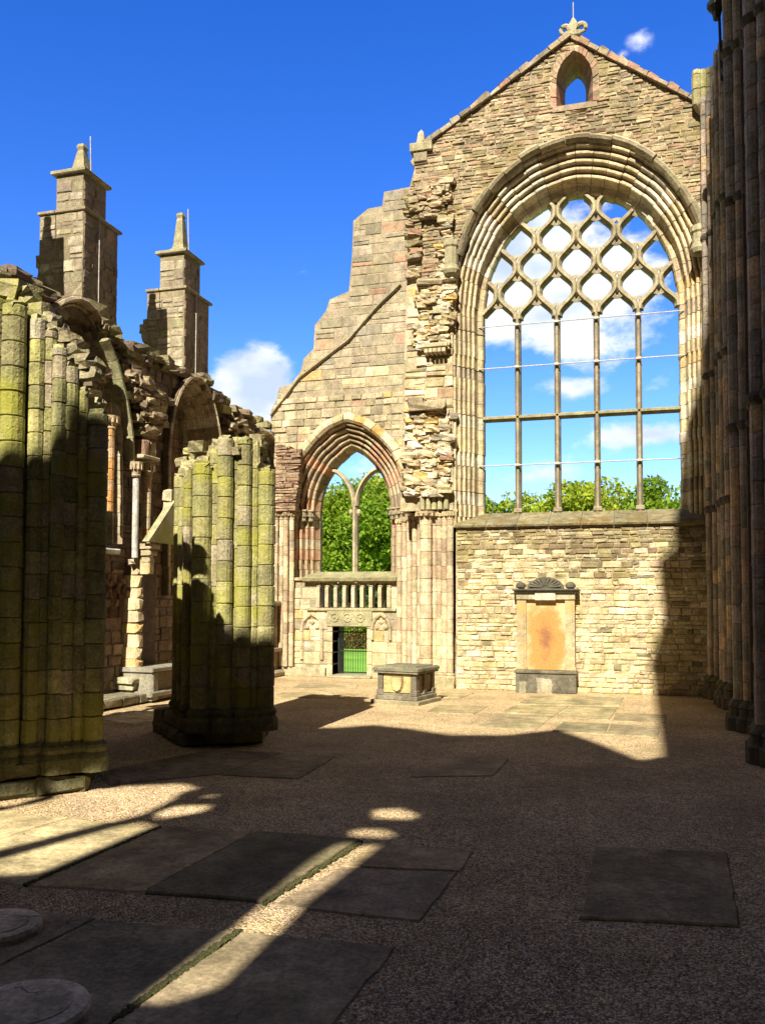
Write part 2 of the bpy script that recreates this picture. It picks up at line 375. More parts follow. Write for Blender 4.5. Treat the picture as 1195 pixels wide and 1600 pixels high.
def pointed(cx, a, z0, zs, h, n=14, p=None, pt=0.):
    """inverted U from left foot over the apex to the right foot, normals outward"""
    L_ = [(cx-a, z0)]
    k = max(1, int((zs-z0)/.25))
    L_ = [(cx-a, z0+(zs-z0)*i/k) for i in range(k)]
    half = []
    for i in range(n+1):
        if p:
            t = math.pi/2*i/n; x = a*max(math.cos(t), 0)**(2/p); z = (h-pt)*math.sin(t)**(2/p); z += pt*(1-x/a)**1.5; half.append((x, z))
        else:
            Rr = (a*a+h*h)/(2*a); th = math.asin(min(1, h/Rr))*i/n; half.append((a-Rr+Rr*math.cos(th), Rr*math.sin(th)))
    arc = [(cx-x, zs+z) for x, z in half]; arc += [(cx+x, zs+z) for x, z in half[-2::-1]]
    L_ += arc; L_ += [(cx+a, z0+(zs-z0)*i/k) for i in range(k-1, -1, -1)]
    return pathnorm(L_)
def hole_of(path, r, g=None):
    n = len(path); S = [0]
    for i in range(1, n): S.append(S[-1]+math.hypot(path[i][0]-path[i-1][0], path[i][1]-path[i-1][1]))
    return [(p[0]+p[2]*r*(g(S[i]/S[-1]) if g else 1), p[1]+p[3]*r*(g(S[i]/S[-1]) if g else 1)) for i, p in enumerate(path)]
def bar(mb, O, u, v, n, pts, w, d, col, vary=0):
    """stone bar of hexagonal section along a 2D path"""
    P = pathnorm(pts); V = []; F = []; sec = [(-w/2, -d), (-w/2, -d*.45), (-w*.18, 0), (w*.18, 0), (w/2, -d*.45), (w/2, -d)]; k = 6; cols = []
    for a in P:
        for r, dd in sec: V.append(O+u*(a[0]+a[2]*r)+v*(a[1]+a[3]*r)+n*dd)
        cc = cv(col, vary) if vary else col; cols += [cc]*k
    for i in range(len(P)-1):
        for q in range(k): m = (q+1) % k; F.append((i*k+q, i*k+m, i*k+k+m, i*k+k+q))
    F.append(tuple(range(k-1, -1, -1))); F.append(tuple(range((len(P)-1)*k, len(P)*k))); mb.add(V, F, cols)
# ------------------------------------------------------------------ scene objects bookkeeping
def tag(o, label, cat, group=None):
    o['label'] = label; o['category'] = cat
    if group: o['group'] = group
    return o
def thing(name, loc, label, cat, group=None):
    o = bpy.data.objects.new(name, None); scene.collection.objects.link(o); o.location = loc; o.empty_display_size = .3
    bpy.context.view_layer.update(); return tag(o, label, cat, group)
def struct(o): o['kind'] = 'structure'; return o
X, Y, Z = Vector((1, 0, 0)), Vector((0, 1, 0)), Vector((0, 0, 1))
# sandstone palettes (linear)
CREAM, TAN, PINK, GREY, OCHRE, BROWN, PALE = (.62, .5, .31), (.47, .36, .22), (.46, .28, .2), (.3, .26, .19), (.58, .38, .14), (.22, .16, .11), (.7, .62, .47)
def choose(rnd, ws):
    t = rnd.random()*sum(w for w, _ in ws)
    for w, c in ws:
        t -= w
        if t <= 0: return c
    return ws[-1][1]
def pal_wall(x, z, r):
    if z > 3.3+.35*math.sin(x*1.7)+r.uniform(-.3, .3): return choose(r, [(3, (.22, .17, .09)), (2, (.32, .27, .14)), (1.5, (.4, .37, .25)), (.8, CREAM), (2, (.18, .125, .07))])
    return choose(r, [(6, CREAM), (3, (.52, .43, .26)), (.9, (.5, .34, .23)), (1, (.21, .185, .12)), (2, (.62, .54, .28)), (2, PALE), (.8, TAN)])
def pal_gable(x, z, r): return choose(r, [(4, (.33, .26, .17)), (3, (.4, .31, .2)), (1.2, (.36, .22, .15)), (1, (.5, .42, .28)), (1.6, (.25, .21, .14))])
def pal_pier(x, z, r): return choose(r, [(5, CREAM), (3, PALE), (1.2, OCHRE), (2, TAN), (1, GREY), (.6, PINK)])
def pal_north(x, z, r):
    if z > 9.5: return choose(r, [(4, (.32, .27, .19)), (2, (.4, .34, .24)), (1, (.4, .22, .15)), (1, (.25, .23, .17))])
    return choose(r, [(4, (.42, .35, .23)), (3, (.34, .29, .19)), (1.5, CREAM), (1, (.42, .27, .19)), (.35, OCHRE), (1, (.27, .24, .17))])
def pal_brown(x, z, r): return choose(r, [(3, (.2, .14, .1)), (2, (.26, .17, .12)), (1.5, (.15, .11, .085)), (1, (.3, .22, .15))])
parch = lambda s, r: choose(r, [(6, CREAM), (3, (.54, .43, .27)), (.5, (.56, .41, .2)), (2, PALE), (.6, (.4, .33, .23))])
parch2 = lambda s, r: choose(r, [(4, (.42, .31, .2)), (3, (.5, .4, .26)), (1, (.46, .27, .17)), (1, (.33, .26, .18))])
#==SPLIT==
def bm_fix(o):
    import bmesh
    bm = bmesh.new(); bm.from_mesh(o.data); bmesh.ops.recalc_face_normals(bm, faces=bm.faces); bm.to_mesh(o.data); bm.free()
# ================================================================== GROUND
def sheet(name, x0, y0, x1, y1, z, m, nx=1, ny=1):
    b = MB(); b.add([(x0, y0, z), (x1, y0, z), (x1, y1, z), (x0, y1, z)], [(0, 1, 2, 3)], (.3, .25, .2)); return struct(b.build(name, m))
def gravel_mat():
    m, t, b = mat('gravel'); g = t.nodes.new('ShaderNodeNewGeometry'); P = g.outputs['Position']
    vo = t.nodes.new('ShaderNodeTexVoronoi'); vo.inputs['Scale'].default_value = 52; t.links.new(P, vo.inputs['Vector'])
    rp = t.nodes.new('ShaderNodeValToRGB'); e = rp.color_ramp.elements
    e[0].position = 0; e[0].color = (.19, .125, .065, 1); e[1].position = 1; e[1].color = (.58, .45, .27, 1)
    for p, c in ((.3, (.34, .24, .13)), (.55, (.48, .36, .2)), (.75, (.4, .31, .19))): x = e.new(p); x.color = (*c, 1)
    sp = t.nodes.new('ShaderNodeSeparateColor'); t.links.new(vo.outputs['Color'], sp.inputs[0]); t.links.new(sp.outputs[0], rp.inputs[0])
    big = noi(t, P, .7, 5); mid = noi(t, P, 6, 4)
    c = mixc(t, 1.0, rp.outputs[0], ramp_rgb(t, big, .3, .7, 1.3, 1.85), 'MULTIPLY')
    c = mixc(t, 1.0, c, ramp_rgb(t, mid, .3, .7, .86, 1.12), 'MULTIPLY')
    c = mixc(t, 1.0, c, ramp_rgb(t, vo.outputs['Distance'], .35, .75, 1.05, .5), 'MULTIPLY')
    c = mixc(t, ramp(t, noi(t, P, .55, 7, .68, .5), .5, .68, 0, .42), c, (.17, .14, .075))
    c = mixc(t, ramp(t, noi(t, P, 26, 2, .5), .66, .72, 0, .6), c, (.08, .06, .035))
    t.links.new(c, b.inputs['Base Color'])
    bp = t.nodes.new('ShaderNodeBump'); bp.inputs['Strength'].default_value = .8; bp.inputs['Distance'].default_value = .016; bp.invert = True
    t.links.new(mth(t, 'ADD', vo.outputs['Distance'], mth(t, 'MULTIPLY', sp.outputs[1], .5)), bp.inputs['Height']); t.links.new(bp.outputs[0], b.inputs['Normal']); return m
def grass_mat():
    m, t, b = mat('mown grass'); g = t.nodes.new('ShaderNodeNewGeometry'); P = g.outputs['Position']
    n = noi(t, P, 9, 6, .7); n2 = noi(t, P, .3, 4)
    c = mixc(t, ramp(t, n, .3, .7), (.13, .3, .03), (.22, .45, .06)); c = mixc(t, 1.0, c, ramp_rgb(t, n2, .3, .7, .8, 1.2), 'MULTIPLY')
    t.links.new(c, b.inputs['Base Color']); return m
b = MB(); b.add([(x, y, z) for z in (-1.6, 0) for x, y in ((-17, -30), (14, -30), (14, 26.1), (-17, 26.1))], [(3, 2, 1, 0), (4, 5, 6, 7), (0, 1, 5, 4), (1, 2, 6, 5), (2, 3, 7, 6), (3, 0, 4, 7)], (.3, .25, .2)); struct(b.build('gravel_floor', gravel_mat()))
struct(sheet('lawn', -60, 26.5, 60, 95, -1.196, grass_mat()))
struct(sheet('outer_ground', -1500, -1500, 1500, 1500, -1.2, plain('drab ground', (.13, .115, .08), .95, var=.4, sc=2, bump=.3)))
# paving slabs and grave slabs: corners measured on the ground
def slab(pts, label, cat='paving slab', name='paving_slab', th=.03, col=(.2, .165, .115), group='flat slabs let into the gravel', m=None):
    th *= .5; C = [gnd(*p) for p in pts]; c = sum(C, Vector())/len(C)
    root = b = MB(); dens = []
    for i in range(len(C)):
        a, d = C[i], C[(i+1) % len(C)]
        k = max(1, int((d-a).length/.18))
        for q in range(k):
            p = a.lerp(d, q/k); dens.append(p+Vector((R.uniform(-.012, .012), R.uniform(-.012, .012), 0)))
    tp = [p.lerp(c, .018)+Z*th for p in dens]; md = [p+Z*(th-.012) for p in dens]; bt = [p-Z*.02 for p in dens]; n = len(dens)
    F = [tuple(range(2*n, 3*n))]
    for r in (0, n):
        for i in range(n): k = (i+1) % n; F.append((r+i, r+k, r+n+k, r+n+i))
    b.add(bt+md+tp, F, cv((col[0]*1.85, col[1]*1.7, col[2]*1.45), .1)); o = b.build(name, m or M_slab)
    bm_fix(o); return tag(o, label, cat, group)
S = slab
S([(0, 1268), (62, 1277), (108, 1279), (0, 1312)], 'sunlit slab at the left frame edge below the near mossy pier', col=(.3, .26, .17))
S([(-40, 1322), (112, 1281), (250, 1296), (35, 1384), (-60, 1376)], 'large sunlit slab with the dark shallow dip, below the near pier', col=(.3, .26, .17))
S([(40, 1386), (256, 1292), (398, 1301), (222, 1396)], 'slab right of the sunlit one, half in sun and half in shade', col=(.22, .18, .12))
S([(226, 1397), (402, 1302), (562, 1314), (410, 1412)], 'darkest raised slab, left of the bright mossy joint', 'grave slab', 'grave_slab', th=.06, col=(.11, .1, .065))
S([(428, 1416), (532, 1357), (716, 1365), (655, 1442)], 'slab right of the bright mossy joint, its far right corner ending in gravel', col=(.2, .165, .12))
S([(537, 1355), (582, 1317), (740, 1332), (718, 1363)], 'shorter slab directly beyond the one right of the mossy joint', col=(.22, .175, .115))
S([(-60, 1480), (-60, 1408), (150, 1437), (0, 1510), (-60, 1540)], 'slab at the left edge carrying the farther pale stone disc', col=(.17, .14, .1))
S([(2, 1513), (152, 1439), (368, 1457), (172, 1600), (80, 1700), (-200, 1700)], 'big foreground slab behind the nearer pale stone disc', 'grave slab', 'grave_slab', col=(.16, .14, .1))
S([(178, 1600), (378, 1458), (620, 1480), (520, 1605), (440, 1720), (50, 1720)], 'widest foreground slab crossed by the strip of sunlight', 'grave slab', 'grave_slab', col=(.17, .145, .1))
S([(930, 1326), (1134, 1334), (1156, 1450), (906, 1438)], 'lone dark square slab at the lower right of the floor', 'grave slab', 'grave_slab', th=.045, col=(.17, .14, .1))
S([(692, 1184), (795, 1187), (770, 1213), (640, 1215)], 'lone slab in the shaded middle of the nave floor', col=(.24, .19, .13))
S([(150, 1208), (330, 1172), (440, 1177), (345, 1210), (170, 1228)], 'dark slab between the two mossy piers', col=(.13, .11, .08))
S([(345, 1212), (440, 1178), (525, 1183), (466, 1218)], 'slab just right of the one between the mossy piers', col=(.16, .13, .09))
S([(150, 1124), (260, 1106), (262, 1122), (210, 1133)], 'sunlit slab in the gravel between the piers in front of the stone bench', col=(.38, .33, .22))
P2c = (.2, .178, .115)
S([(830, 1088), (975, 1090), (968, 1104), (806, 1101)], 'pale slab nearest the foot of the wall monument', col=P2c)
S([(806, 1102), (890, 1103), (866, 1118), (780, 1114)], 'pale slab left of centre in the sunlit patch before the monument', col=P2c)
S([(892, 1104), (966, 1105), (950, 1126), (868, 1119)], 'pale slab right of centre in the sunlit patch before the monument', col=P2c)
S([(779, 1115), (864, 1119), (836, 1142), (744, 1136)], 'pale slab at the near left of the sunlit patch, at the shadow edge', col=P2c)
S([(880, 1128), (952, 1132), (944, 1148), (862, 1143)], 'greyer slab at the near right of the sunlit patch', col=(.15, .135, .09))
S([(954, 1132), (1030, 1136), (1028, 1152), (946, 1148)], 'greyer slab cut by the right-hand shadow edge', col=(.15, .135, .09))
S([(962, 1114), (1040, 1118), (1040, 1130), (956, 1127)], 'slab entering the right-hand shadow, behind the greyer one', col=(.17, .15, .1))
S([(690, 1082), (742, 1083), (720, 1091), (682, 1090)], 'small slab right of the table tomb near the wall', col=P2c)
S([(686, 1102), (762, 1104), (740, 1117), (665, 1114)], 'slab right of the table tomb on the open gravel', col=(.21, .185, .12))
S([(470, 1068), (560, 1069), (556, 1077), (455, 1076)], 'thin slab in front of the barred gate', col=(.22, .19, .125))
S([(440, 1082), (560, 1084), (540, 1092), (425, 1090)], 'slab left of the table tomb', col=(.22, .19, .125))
# pale stone discs at the left edge
for (c, rx, lab) in (((-8, 1460), .32, 'farther of the two pale round stones at the left edge'), ((40, 1592), .36, 'nearer of the two pale round stones, at the bottom left corner')):
    g0 = gnd(*c); b = MB(); b.lathe(g0.x, g0.y, [(rx, .0), (rx*1.0, .05), (rx*.96, .075), (rx*.9, .08)], (.62, .53, .38), 40)
    b.lathe(g0.x, g0.y, [(rx*.72, .08), (rx*.72, .086), (rx*.6, .09)], (.52, .43, .3), 36)
    tag(b.build('round_stone', M_slab, smooth=False), lab, 'stone disc', 'pale round stones at the left edge')
# mossy joints
mm = plain('moss', (.06, .06, .022), .95, var=.6, sc=60, bump=1)
for i, (a, c) in enumerate((((566, 1316), (412, 1414)), ((372, 1457), (176, 1600)), ((40, 1386), (252, 1294)))):
    b = MB(); A, C = gnd(*a), gnd(*c); k = 150
    for q in range(k):
        p = A.lerp(C, R.random()); b.rock(p+Vector((R.uniform(-.02, .02), R.uniform(-.02, .02), .008)), R.uniform(.012, .022), R.uniform(.012, .022), .012, (.1, .1, .03))
    o = b.build('joint_moss', mm); o['kind'] = 'stuff'; o['label'] = 'green moss growing in a slab joint'; o['category'] = 'moss'
# real pebbles on the nearer gravel
def pebbles():
    b = MB(); rnd = random.Random(5); bands = [(700, 1340, 1195, 1600), (380, 1180, 900, 1330), (100, 1225, 360, 1275), (0, 1380, 480, 1440), (680, 1200, 1195, 1400), (520, 1440, 900, 1600)]
    cols = [(.5, .36, .24), (.3, .2, .14), (.42, .3, .2), (.55, .47, .38), (.35, .3, .26)]
    for x0, y0, x1, y1 in bands:
        for i in range(2600):
            px, py = rnd.uniform(x0, x1), rnd.uniform(y0, y1)
            g0 = gnd(px, py); s = rnd.uniform(.005, .011); c = cv(rnd.choice(cols), .25, rnd)
            a = rnd.uniform(0, 6.28); V = []; h = s*rnd.uniform(.7, 1.1)
            for k in range(5): V.append(g0+Vector((math.cos(a+k*1.257)*s*rnd.uniform(.8, 1.2), math.sin(a+k*1.257)*s*rnd.uniform(.8, 1.2), .0)))
            V.append(g0+Z*h); b.add(V, [(k, (k+1) % 5, 5) for k in range(5)], c)
    o = b.build('loose_gravel', M_peb); o['kind'] = 'stuff'; o['label'] = 'loose pinkish pebbles scattered over the gravel floor'; o['category'] = 'gravel'
M_peb = stone('pebble', mossamt=0, darkamt=0, bump=.1, fine=60); pebbles()
# ================================================================== EAST WALL WITH THE GREAT WINDOW
eO = Vector((0, YE, 0)); nF = -Y
east = thing('gable_wall', (-1.2, YE, 0), 'tall ruined gable wall of pale rubble around the huge traceried window', 'wall')
a_in = (atY(1062, 640, YG).x-atY(755, 640, YG).x)/2; gcx = (atY(1062, 640, YG).x+atY(755, 640, YG).x)/2
z_sill = atY(900, 800, YG).z; z_sp = atY(900, 497, YG).z; z_ap = atY(903, 303, YG).z
gp = pointed(gcx, a_in, atY(712, 822, YE).z-.05, z_sp, z_ap-z_sp, 22, p=2.15, pt=.12)
gfun = lambda t: 1+.5*max(0, math.sin(math.pi*min(1, max(0, (t-.22)/.56))))**3
Rm = .72                                  # width of the moulded band on the jambs
hole_g = hole_of(gp, Rm-.03, gfun); zs1 = atY(712, 822, YE).z; hole_g[0] = (hole_g[0][0], zs1-.03); hole_g[-1] = (hole_g[-1][0], zs1-.03)
zt = lambda px, py: UZ(px, py, YE)
outer = [(zt(712, 1060)[0], -.1), (2.9, -.1), (2.9, zt(1092, 160)[1]), zt(1092, 160), zt(890, 56), zt(660, 228), zt(641, 252), zt(648, 262), zt(638, 300), zt(636, 430), zt(630, 600), (zt(628, 780)[0]-.05, zt(628, 799)[1]), (zt(712, 780)[0], zt(628, 799)[1])]
lp = [UZ(882, 168, YE+1.1), UZ(915, 165, YE+1.1), UZ(897, 115, YE+1.1)]
lcx = (lp[0][0]+lp[1][0])/2; la = (lp[1][0]-lp[0][0])/2; lz0 = lp[0][1]; lap = lp[2][1]
lpath = pointed(lcx, la, lz0, lz0+(lap-lz0)*.42, (lap-lz0)*.58, 8)
lf = [zt(869, 168), zt(926, 165), zt(897, 80)]; lfc = (lf[0][0]+lf[1][0])/2; lfa = (lf[1][0]-lf[0][0])/2; lfz = lf[0][1]; lfh = lf[2][1]-lfz
lfront = pointed(lfc, lfa, lfz, lfz+lfh*.45, lfh*.55, 8); hole_l = hole_of(lfront, 0)
b = MB(); b.prism(eO, X, Z, nF, outer, [hole_g[::-1], hole_l[::-1]], -1.25, 0, (.4, .33, .22))
pier_x1 = zt(712, 600)[0]
def pal_east(x, z, r):
    if z > z_sp+2.9+0*x or (z > 11.2): return pal_gable(x, z, r)
    if x < pier_x1+.1: return pal_pier(x, z, r)
    return pal_wall(x, z, r)
low = [(pier_x1, 0), (2.9, 0), (2.9, zs1-.07), (pier_x1, zs1-.07)]
rubble(b, eO, X, Z, nF, low, [], pal_wall, ch=(.08, .2), ln=(.12, .45), dp=(.012, .05), jit=.016, chm=.022, gap=.01)
up_ = [p for p in outer]; up_ = [(p[0], max(p[1], zs1+.02)) for p in outer]
b.box((pier_x1+.01, YE+.02, zs1-.3), (hole_g[0][0]+.02, YE+1.2, z_sill+.3), (.42, .35, .22)); b.box((hole_g[-1][0]-.02, YE+.02, zs1-.3), (2.89, YE+1.2, z_sill+.3), (.42, .35, .22))
rubble(b, eO, X, Z, nF, up_, [hole_g, hole_l, [(-9, 4.3), (pier_x1, 4.3), (pier_x1, 11.2), (-9, 11.2)]], pal_east, ch=(.07, .15), ln=(.12, .42), dp=(.012, .045), gap=.01, jit=.018, chm=.022, edge=-1.2)
lp_ = [(outer[-3][0]-.0, 4.95), (pier_x1-.02, 4.95), (pier_x1-.02, 11.2), (zt(637, 400)[0], 11.2)]
rubble(b, eO, X, Z, nF, [(zt(629, 700)[0], zt(629, 640)[1]), (pier_x1-.05, zt(629, 640)[1]), (pier_x1-.05, 11.2), (zt(637, 400)[0], 11.2)], [], pal_pier, ch=(.2, .34), ln=(.3, .6), dp=(.0, .07), jit=.02, chm=.03, edge=-1)
b.build('masonry', M_wall, east)
# broken core of the lost arcade wall: ragged rocks
b = MB(); rk = random.Random(3)
fieldrocks(b, eO, X, Z, nF, [zt(634, 775), zt(700, 775), zt(704, 640), zt(640, 636)], pal_pier, .12, .26, rk, (.06, .17))
fieldrocks(b, eO, X, Z, nF, [zt(652, 545), zt(700, 545), zt(706, 450), zt(655, 450)], pal_pier, .12, .24, rk, (.06, .16))
fieldrocks(b, eO, X, Z, nF, [zt(640, 440), zt(650, 440), zt(652, 300), zt(640, 300)], pal_gable, .14, .15, rk, (.08, .16))
fieldrocks(b, eO, X, Z, nF, [zt(655, 345), zt(700, 345), zt(700, 285), zt(655, 285)], pal_gable, .15, .22, rk, (.08, .17))
fieldrocks(b, eO, X, Z, nF, [zt(690, 440), zt(708, 440), zt(708, 345), zt(690, 345)], pal_pier, .15, .25, rk, (.08, .17))
for px, py, w, h, d in ((668, 638, .52, .11, .3), (650, 628, .22, .08, .25), (672, 445, .36, .09, .3)):
    q = atY(px, py, YE-.1); b.rock(q, w, d, h, (.34, .28, .18), rk, .12)
b.build('broken_core', M_wall, east)
# small carved corbel and the two projecting stumps
b = MB(); q = atY(683, 553, YE)
for i in range(5): b.box((q.x-.3+i*.12, YE-.3, q.z-.05), (q.x-.2+i*.12, YE, q.z+.12), CREAM, .03)
b.box((q.x-.34, YE-.34, q.z+.1), (q.x+.34, YE, q.z+.22), CREAM, .02)
for px, py, hh in ((706, 400, .62), (1092, 378, .4)):
    q = atY(px, py, YE); 
    b.lathe(q.x, YE-.12, [(.12, q.z-hh), (.2, q.z-hh+.06), (.24, q.z-hh+.16), (.19, q.z-hh+.3), (.19, q.z+.15), (.23, q.z+.2), (.23, q.z+.34), (.1, q.z+.4)], (.36, .32, .2), 10)
b.build('corbel', M_trac, east)
# moulded arch orders
prof = [(0, -1.2), (0, -.93), (.03, -.86), (.14, -.8), (.17, -.72), (.17, -.66)]+rolls(.18, -.62, Rm, -.04, 5)+[(Rm, -.3)]
b = MB(); archivolt(b, eO, X, Z, nF, gp, prof, .34, parch, g=gfun, jit=.016); o = b.build('arch_moulding', M_trac, east)
# hood mould
n3 = len(gp); i0 = int(n3*.315); i1 = n3-i0
hp = [(p[0]+p[2]*Rm*gfun(i/(n3-1)), p[1]+p[3]*Rm*gfun(i/(n3-1))) for i, p in enumerate(gp)][i0:i1]
b = MB(); archivolt(b, eO, X, Z, nF, pathnorm(hp), [(-.08, -.1), (-.08, .06), (-.02, .15), (.05, .19), (.1, .14), (.12, .06), (.12, -.1)], .6, lambda s, r: choose(r, [(3, (.34, .29, .18)), (3, (.44, .38, .25)), (1, (.2, .17, .11))]), jit=.045)
b.build('hood_mould', M_gable, east)
# splayed lancet opening in the gable
b = MB()
def respath(pts, k):
    S_ = [0]
    for i in range(1, len(pts)): S_.append(S_[-1]+math.hypot(pts[i][0]-pts[i-1][0], pts[i][1]-pts[i-1][1]))
    o_ = []
    for q in range(k+1):
        t = S_[-1]*q/k; i = 1
        while i < len(S_)-1 and S_[i] < t: i += 1
        f = (t-S_[i-1])/(S_[i]-S_[i-1]); o_.append((pts[i-1][0]*(1-f)+pts[i][0]*f, pts[i-1][1]*(1-f)+pts[i][1]*f))
    return o_
KF = 26; PF = respath([p[:2] for p in lfront], KF); PB = respath([p[:2] for p in lpath], KF); PO = respath([(p[0]+p[2]*.16, p[1]+p[3]*.16) for p in lfront], KF)
for q in range(KF):
    c = cv(choose(R, [(3, (.38, .22, .15)), (2, (.32, .24, .16)), (1, (.26, .18, .12)), (1, (.42, .3, .2))]), .15); dj = R.uniform(-.02, .02); V = []
    for f in (q+.04, q+.96):
        i_ = min(int(f), KF-1); f_ = f-i_; mix = lambda P: (P[i_][0]*(1-f_)+P[i_+1][0]*f_, P[i_][1]*(1-f_)+P[i_+1][1]*f_)
        a, c_, o_ = mix(PF), mix(PB), mix(PO)
        V += [(o_[0], YE-.04+dj, o_[1]), (a[0], YE-.05+dj, a[1]), (c_[0], YE+1.1, c_[1]), (c_[0], YE+1.24, c_[1]), (o_[0], YE+1.24, o_[1])]
    b.add(V, [(0, 1, 6, 5), (1, 2, 7, 6), (2, 3, 8, 7), (3, 4, 9, 8), (4, 0, 5, 9), (4, 3, 2, 1, 0), (5, 6, 7, 8, 9)], c)
V = [(p[0]+dx_, y, p[1]) for p, y, dx_ in ((PF[0], YE-.05, -.1), (PF[-1], YE-.05, .1), (PB[-1], YE+1.24, .1), (PB[0], YE+1.24, -.1))]
b.add([(x, y, z+.004) for x, y, z in V]+[(x, y, z-.15) for x, y, z in V], [(0, 1, 2, 3), (7, 6, 5, 4), (0, 4, 5, 1), (1, 5, 6, 2), (2, 6, 7, 3), (3, 7, 4, 0)], (.33, .25, .17))
o = b.build('lancet_opening', M_gable, east); bm_fix(o)
# copings along both gable slopes
b = MB()
def coping(A, B, w=.5, th=.05, L0=.3):
    A, B = Vector((A[0], 0, A[1])), Vector((B[0], 0, B[1])); d = (B-A); k = max(1, int(d.length/L0)); dn_ = d.normalized(); pn = Vector((-dn_.z, 0, dn_.x))
    if pn.z < 0: pn = -pn
    for i in range(k):
        c = A+d*((i+.5)/k); c.y = YE+.55; hv = d.length/k/2-.006
        b.block(c+Y*R.uniform(-.03, .03), dn_, Y, pn, hv, .68, -.08, th+R.uniform(-.035, .035), cv(pal_gable(0, 0, R), .15), .02, .03)
coping(outer[3], outer[4]); coping(outer[5], outer[4])
b.build('coping', M_gable, east)
# kneeler, right-hand pinnacle stump
b = MB(); q = atY(657, 238, YE)
b.box((q.x-.28, YE-.15, q.z-.02), (q.x+.35, YE+1.3, q.z+.22), (.34, .3, .18)); b.box((q.x-.18, YE-.1, q.z-.3), (q.x+.2, YE+1.2, q.z-.02), (.3, .25, .16))
b.build('kneeler', M_gable, east)
q0 = atY(1102, 165, YE-.15); q1 = atY(1101, 110, YE-.15); b = MB()
for i in range(4): b.shaft(q0.x-.22+i*.16, YE-.2+.05*(i % 2), .11, q0.z, q1.z, .4, lambda z: (.34, .32, .16), 8)
b.lathe(q0.x+.02, YE-.15, [(.06, q0.z-1.3), (.12, q0.z-.9), (.14, q0.z-.25), (.3, q0.z-.05), (.32, q0.z)], (.5, .45, .32), 10)
b.build('pinnacle_stump', M_gable, east)
# sloping sill
zs1 = atY(712, 822, YE).z; b = MB(); sx0 = pier_x1-.02; sx1 = 2.9; k = 9; sx0 -= .0
for i in range(k):
    xa, xb = sx0+(sx1-sx0)*i/k+.004, sx0+(sx1-sx0)*(i+1)/k-.004; c = cv((.24, .21, .12), .14)
    V = [(x, y, z) for x in (xa, xb) for y, z in ((YE-.13, zs1-.05), (YE-.15, zs1), (YE-.1, zs1+.03), (YG+.1, z_sill+.03), (YG+.45, z_sill-.05), (YG+.45, zs1-.07))]
    b.add(V, [(0, 1, 2, 3, 4, 5)[::-1], (6, 7, 8, 9, 10, 11)]+[(q, q+1, q+7, q+6) for q in range(5)]+[(5, 0, 6, 11)], c)
M_sill = stone('mossy sill stone', moss=(.17, .11, .03), mossamt=.85, dark=(.07, .045, .02), darkamt=.8, bump=.7, mscale=2.2)
o = b.build('sill', M_sill, east); bm_fix(o)
# ---- tracery
gO = Vector((0, YG, 0)); b = MB(); TC = (.36, .31, .2)
mull = [atY(x_, 640, YG).x for x_ in (808, 870, 932, 998)]; lw = (mull[3]-mull[0])/3
zA = atY(932, 487, YG).z; hz = (atY(932, 404, YG).z-zA)/2
inner = [(p[0]+p[2]*.03, p[1]+p[3]*.03) for p in gp]
gl = lambda x, z: inpoly(inner, x, z)
win = thing('window_tracery', (gcx, YG, z_sill), 'stone net tracery and mullions filling the great east window', 'window')
for i in range(4):
    m_ = MB(); bar(m_, gO, X, Z, nF, [(mull[i], z_sill+(zA-z_sill)*q/24) for q in range(25)], .165, .3, (.3, .25, .17), .15); m_.box((mull[i]-.11, YG-.02, z_sill+.02), (mull[i]+.11, YG+.3, z_sill+.14), (.3, .25, .17)); m_.build('mullion', M_trac, win)
xs = [mull[0]-lw]+mull+[mull[3]+lw]
cells = MB()
def ogee(xa, xb, z0, z1, n=18):
    f = lambda t: .5-.5*math.cos(math.pi*min(1, max(0, (t-.5)*1.13+.5)))
    return [(xa+(xb-xa)*f(q/n), z0+(z1-z0)*q/n) for q in range(n+1)]
for lev in range(6):
    z0, z1 = zA+hz*lev, zA+hz*(lev+1)
    for x in [gcx+lw*(k/2) for k in range(-12, 13)]:
        # nodes at mullion x on even levels, at light centres on odd ones
        kk = (x-mull[0])/(lw/2)
    base = [mull[0]+lw*(k+(0 if lev % 2 == 0 else .5)) for k in range(-3, 7)]
    for x in base:
        for sg in (-1, 1):
            pts = ogee(x, x+sg*lw/2, z0, z1)
            off = .05
            pts = [(p[0]+sg*(off if True else 0)*(1 if q < 13 else 1)*math.cos(math.pi*q/18), p[1]) for q, p in enumerate(pts)]
            run = []
            for p in pts:
                if gl(*p): run.append(p)
                else:
                    if len(run) > 1: bar(cells, gO, X, Z, nF, run, .19, .3, TC, .1)
                    run = []
            if len(run) > 1: bar(cells, gO, X, Z, nF, run, .19, .3, TC, .1)
            for q, side in ((6, -sg), (12, sg)):
                p = pts[q]
                if gl(p[0]+side*.1, p[1]) and gl(*p):
                    tx, tz = pts[q+1][0]-pts[q-1][0], pts[q+1][1]-pts[q-1][1]; l = math.hypot(tx, tz); tx /= l; tz /= l
                    nx_, nz_ = (-tz, tx) if (-tz*side) > 0 else (tz, -tx)
                    t0 = Vector((p[0]+nx_*.2, YG+.12, p[1]+nz_*.2)); bb = [Vector((p[0]+tx*a_+nx_*.04, YG+y_, p[1]+tz*a_+nz_*.04)) for a_, y_ in ((-.08, .05), (.08, .05), (.08, .2), (-.08, .2))]
                    cells.add(bb+[t0+Vector((tx*.02, 0, tz*.02)), t0-Vector((tx*.02, 0, tz*.02))], [(0, 1, 4, 5), (1, 2, 4), (2, 3, 5, 4), (3, 0, 5), (3, 2, 1, 0)], TC)
o = cells.build('net_tracery', M_trac, win); bm_fix(o)
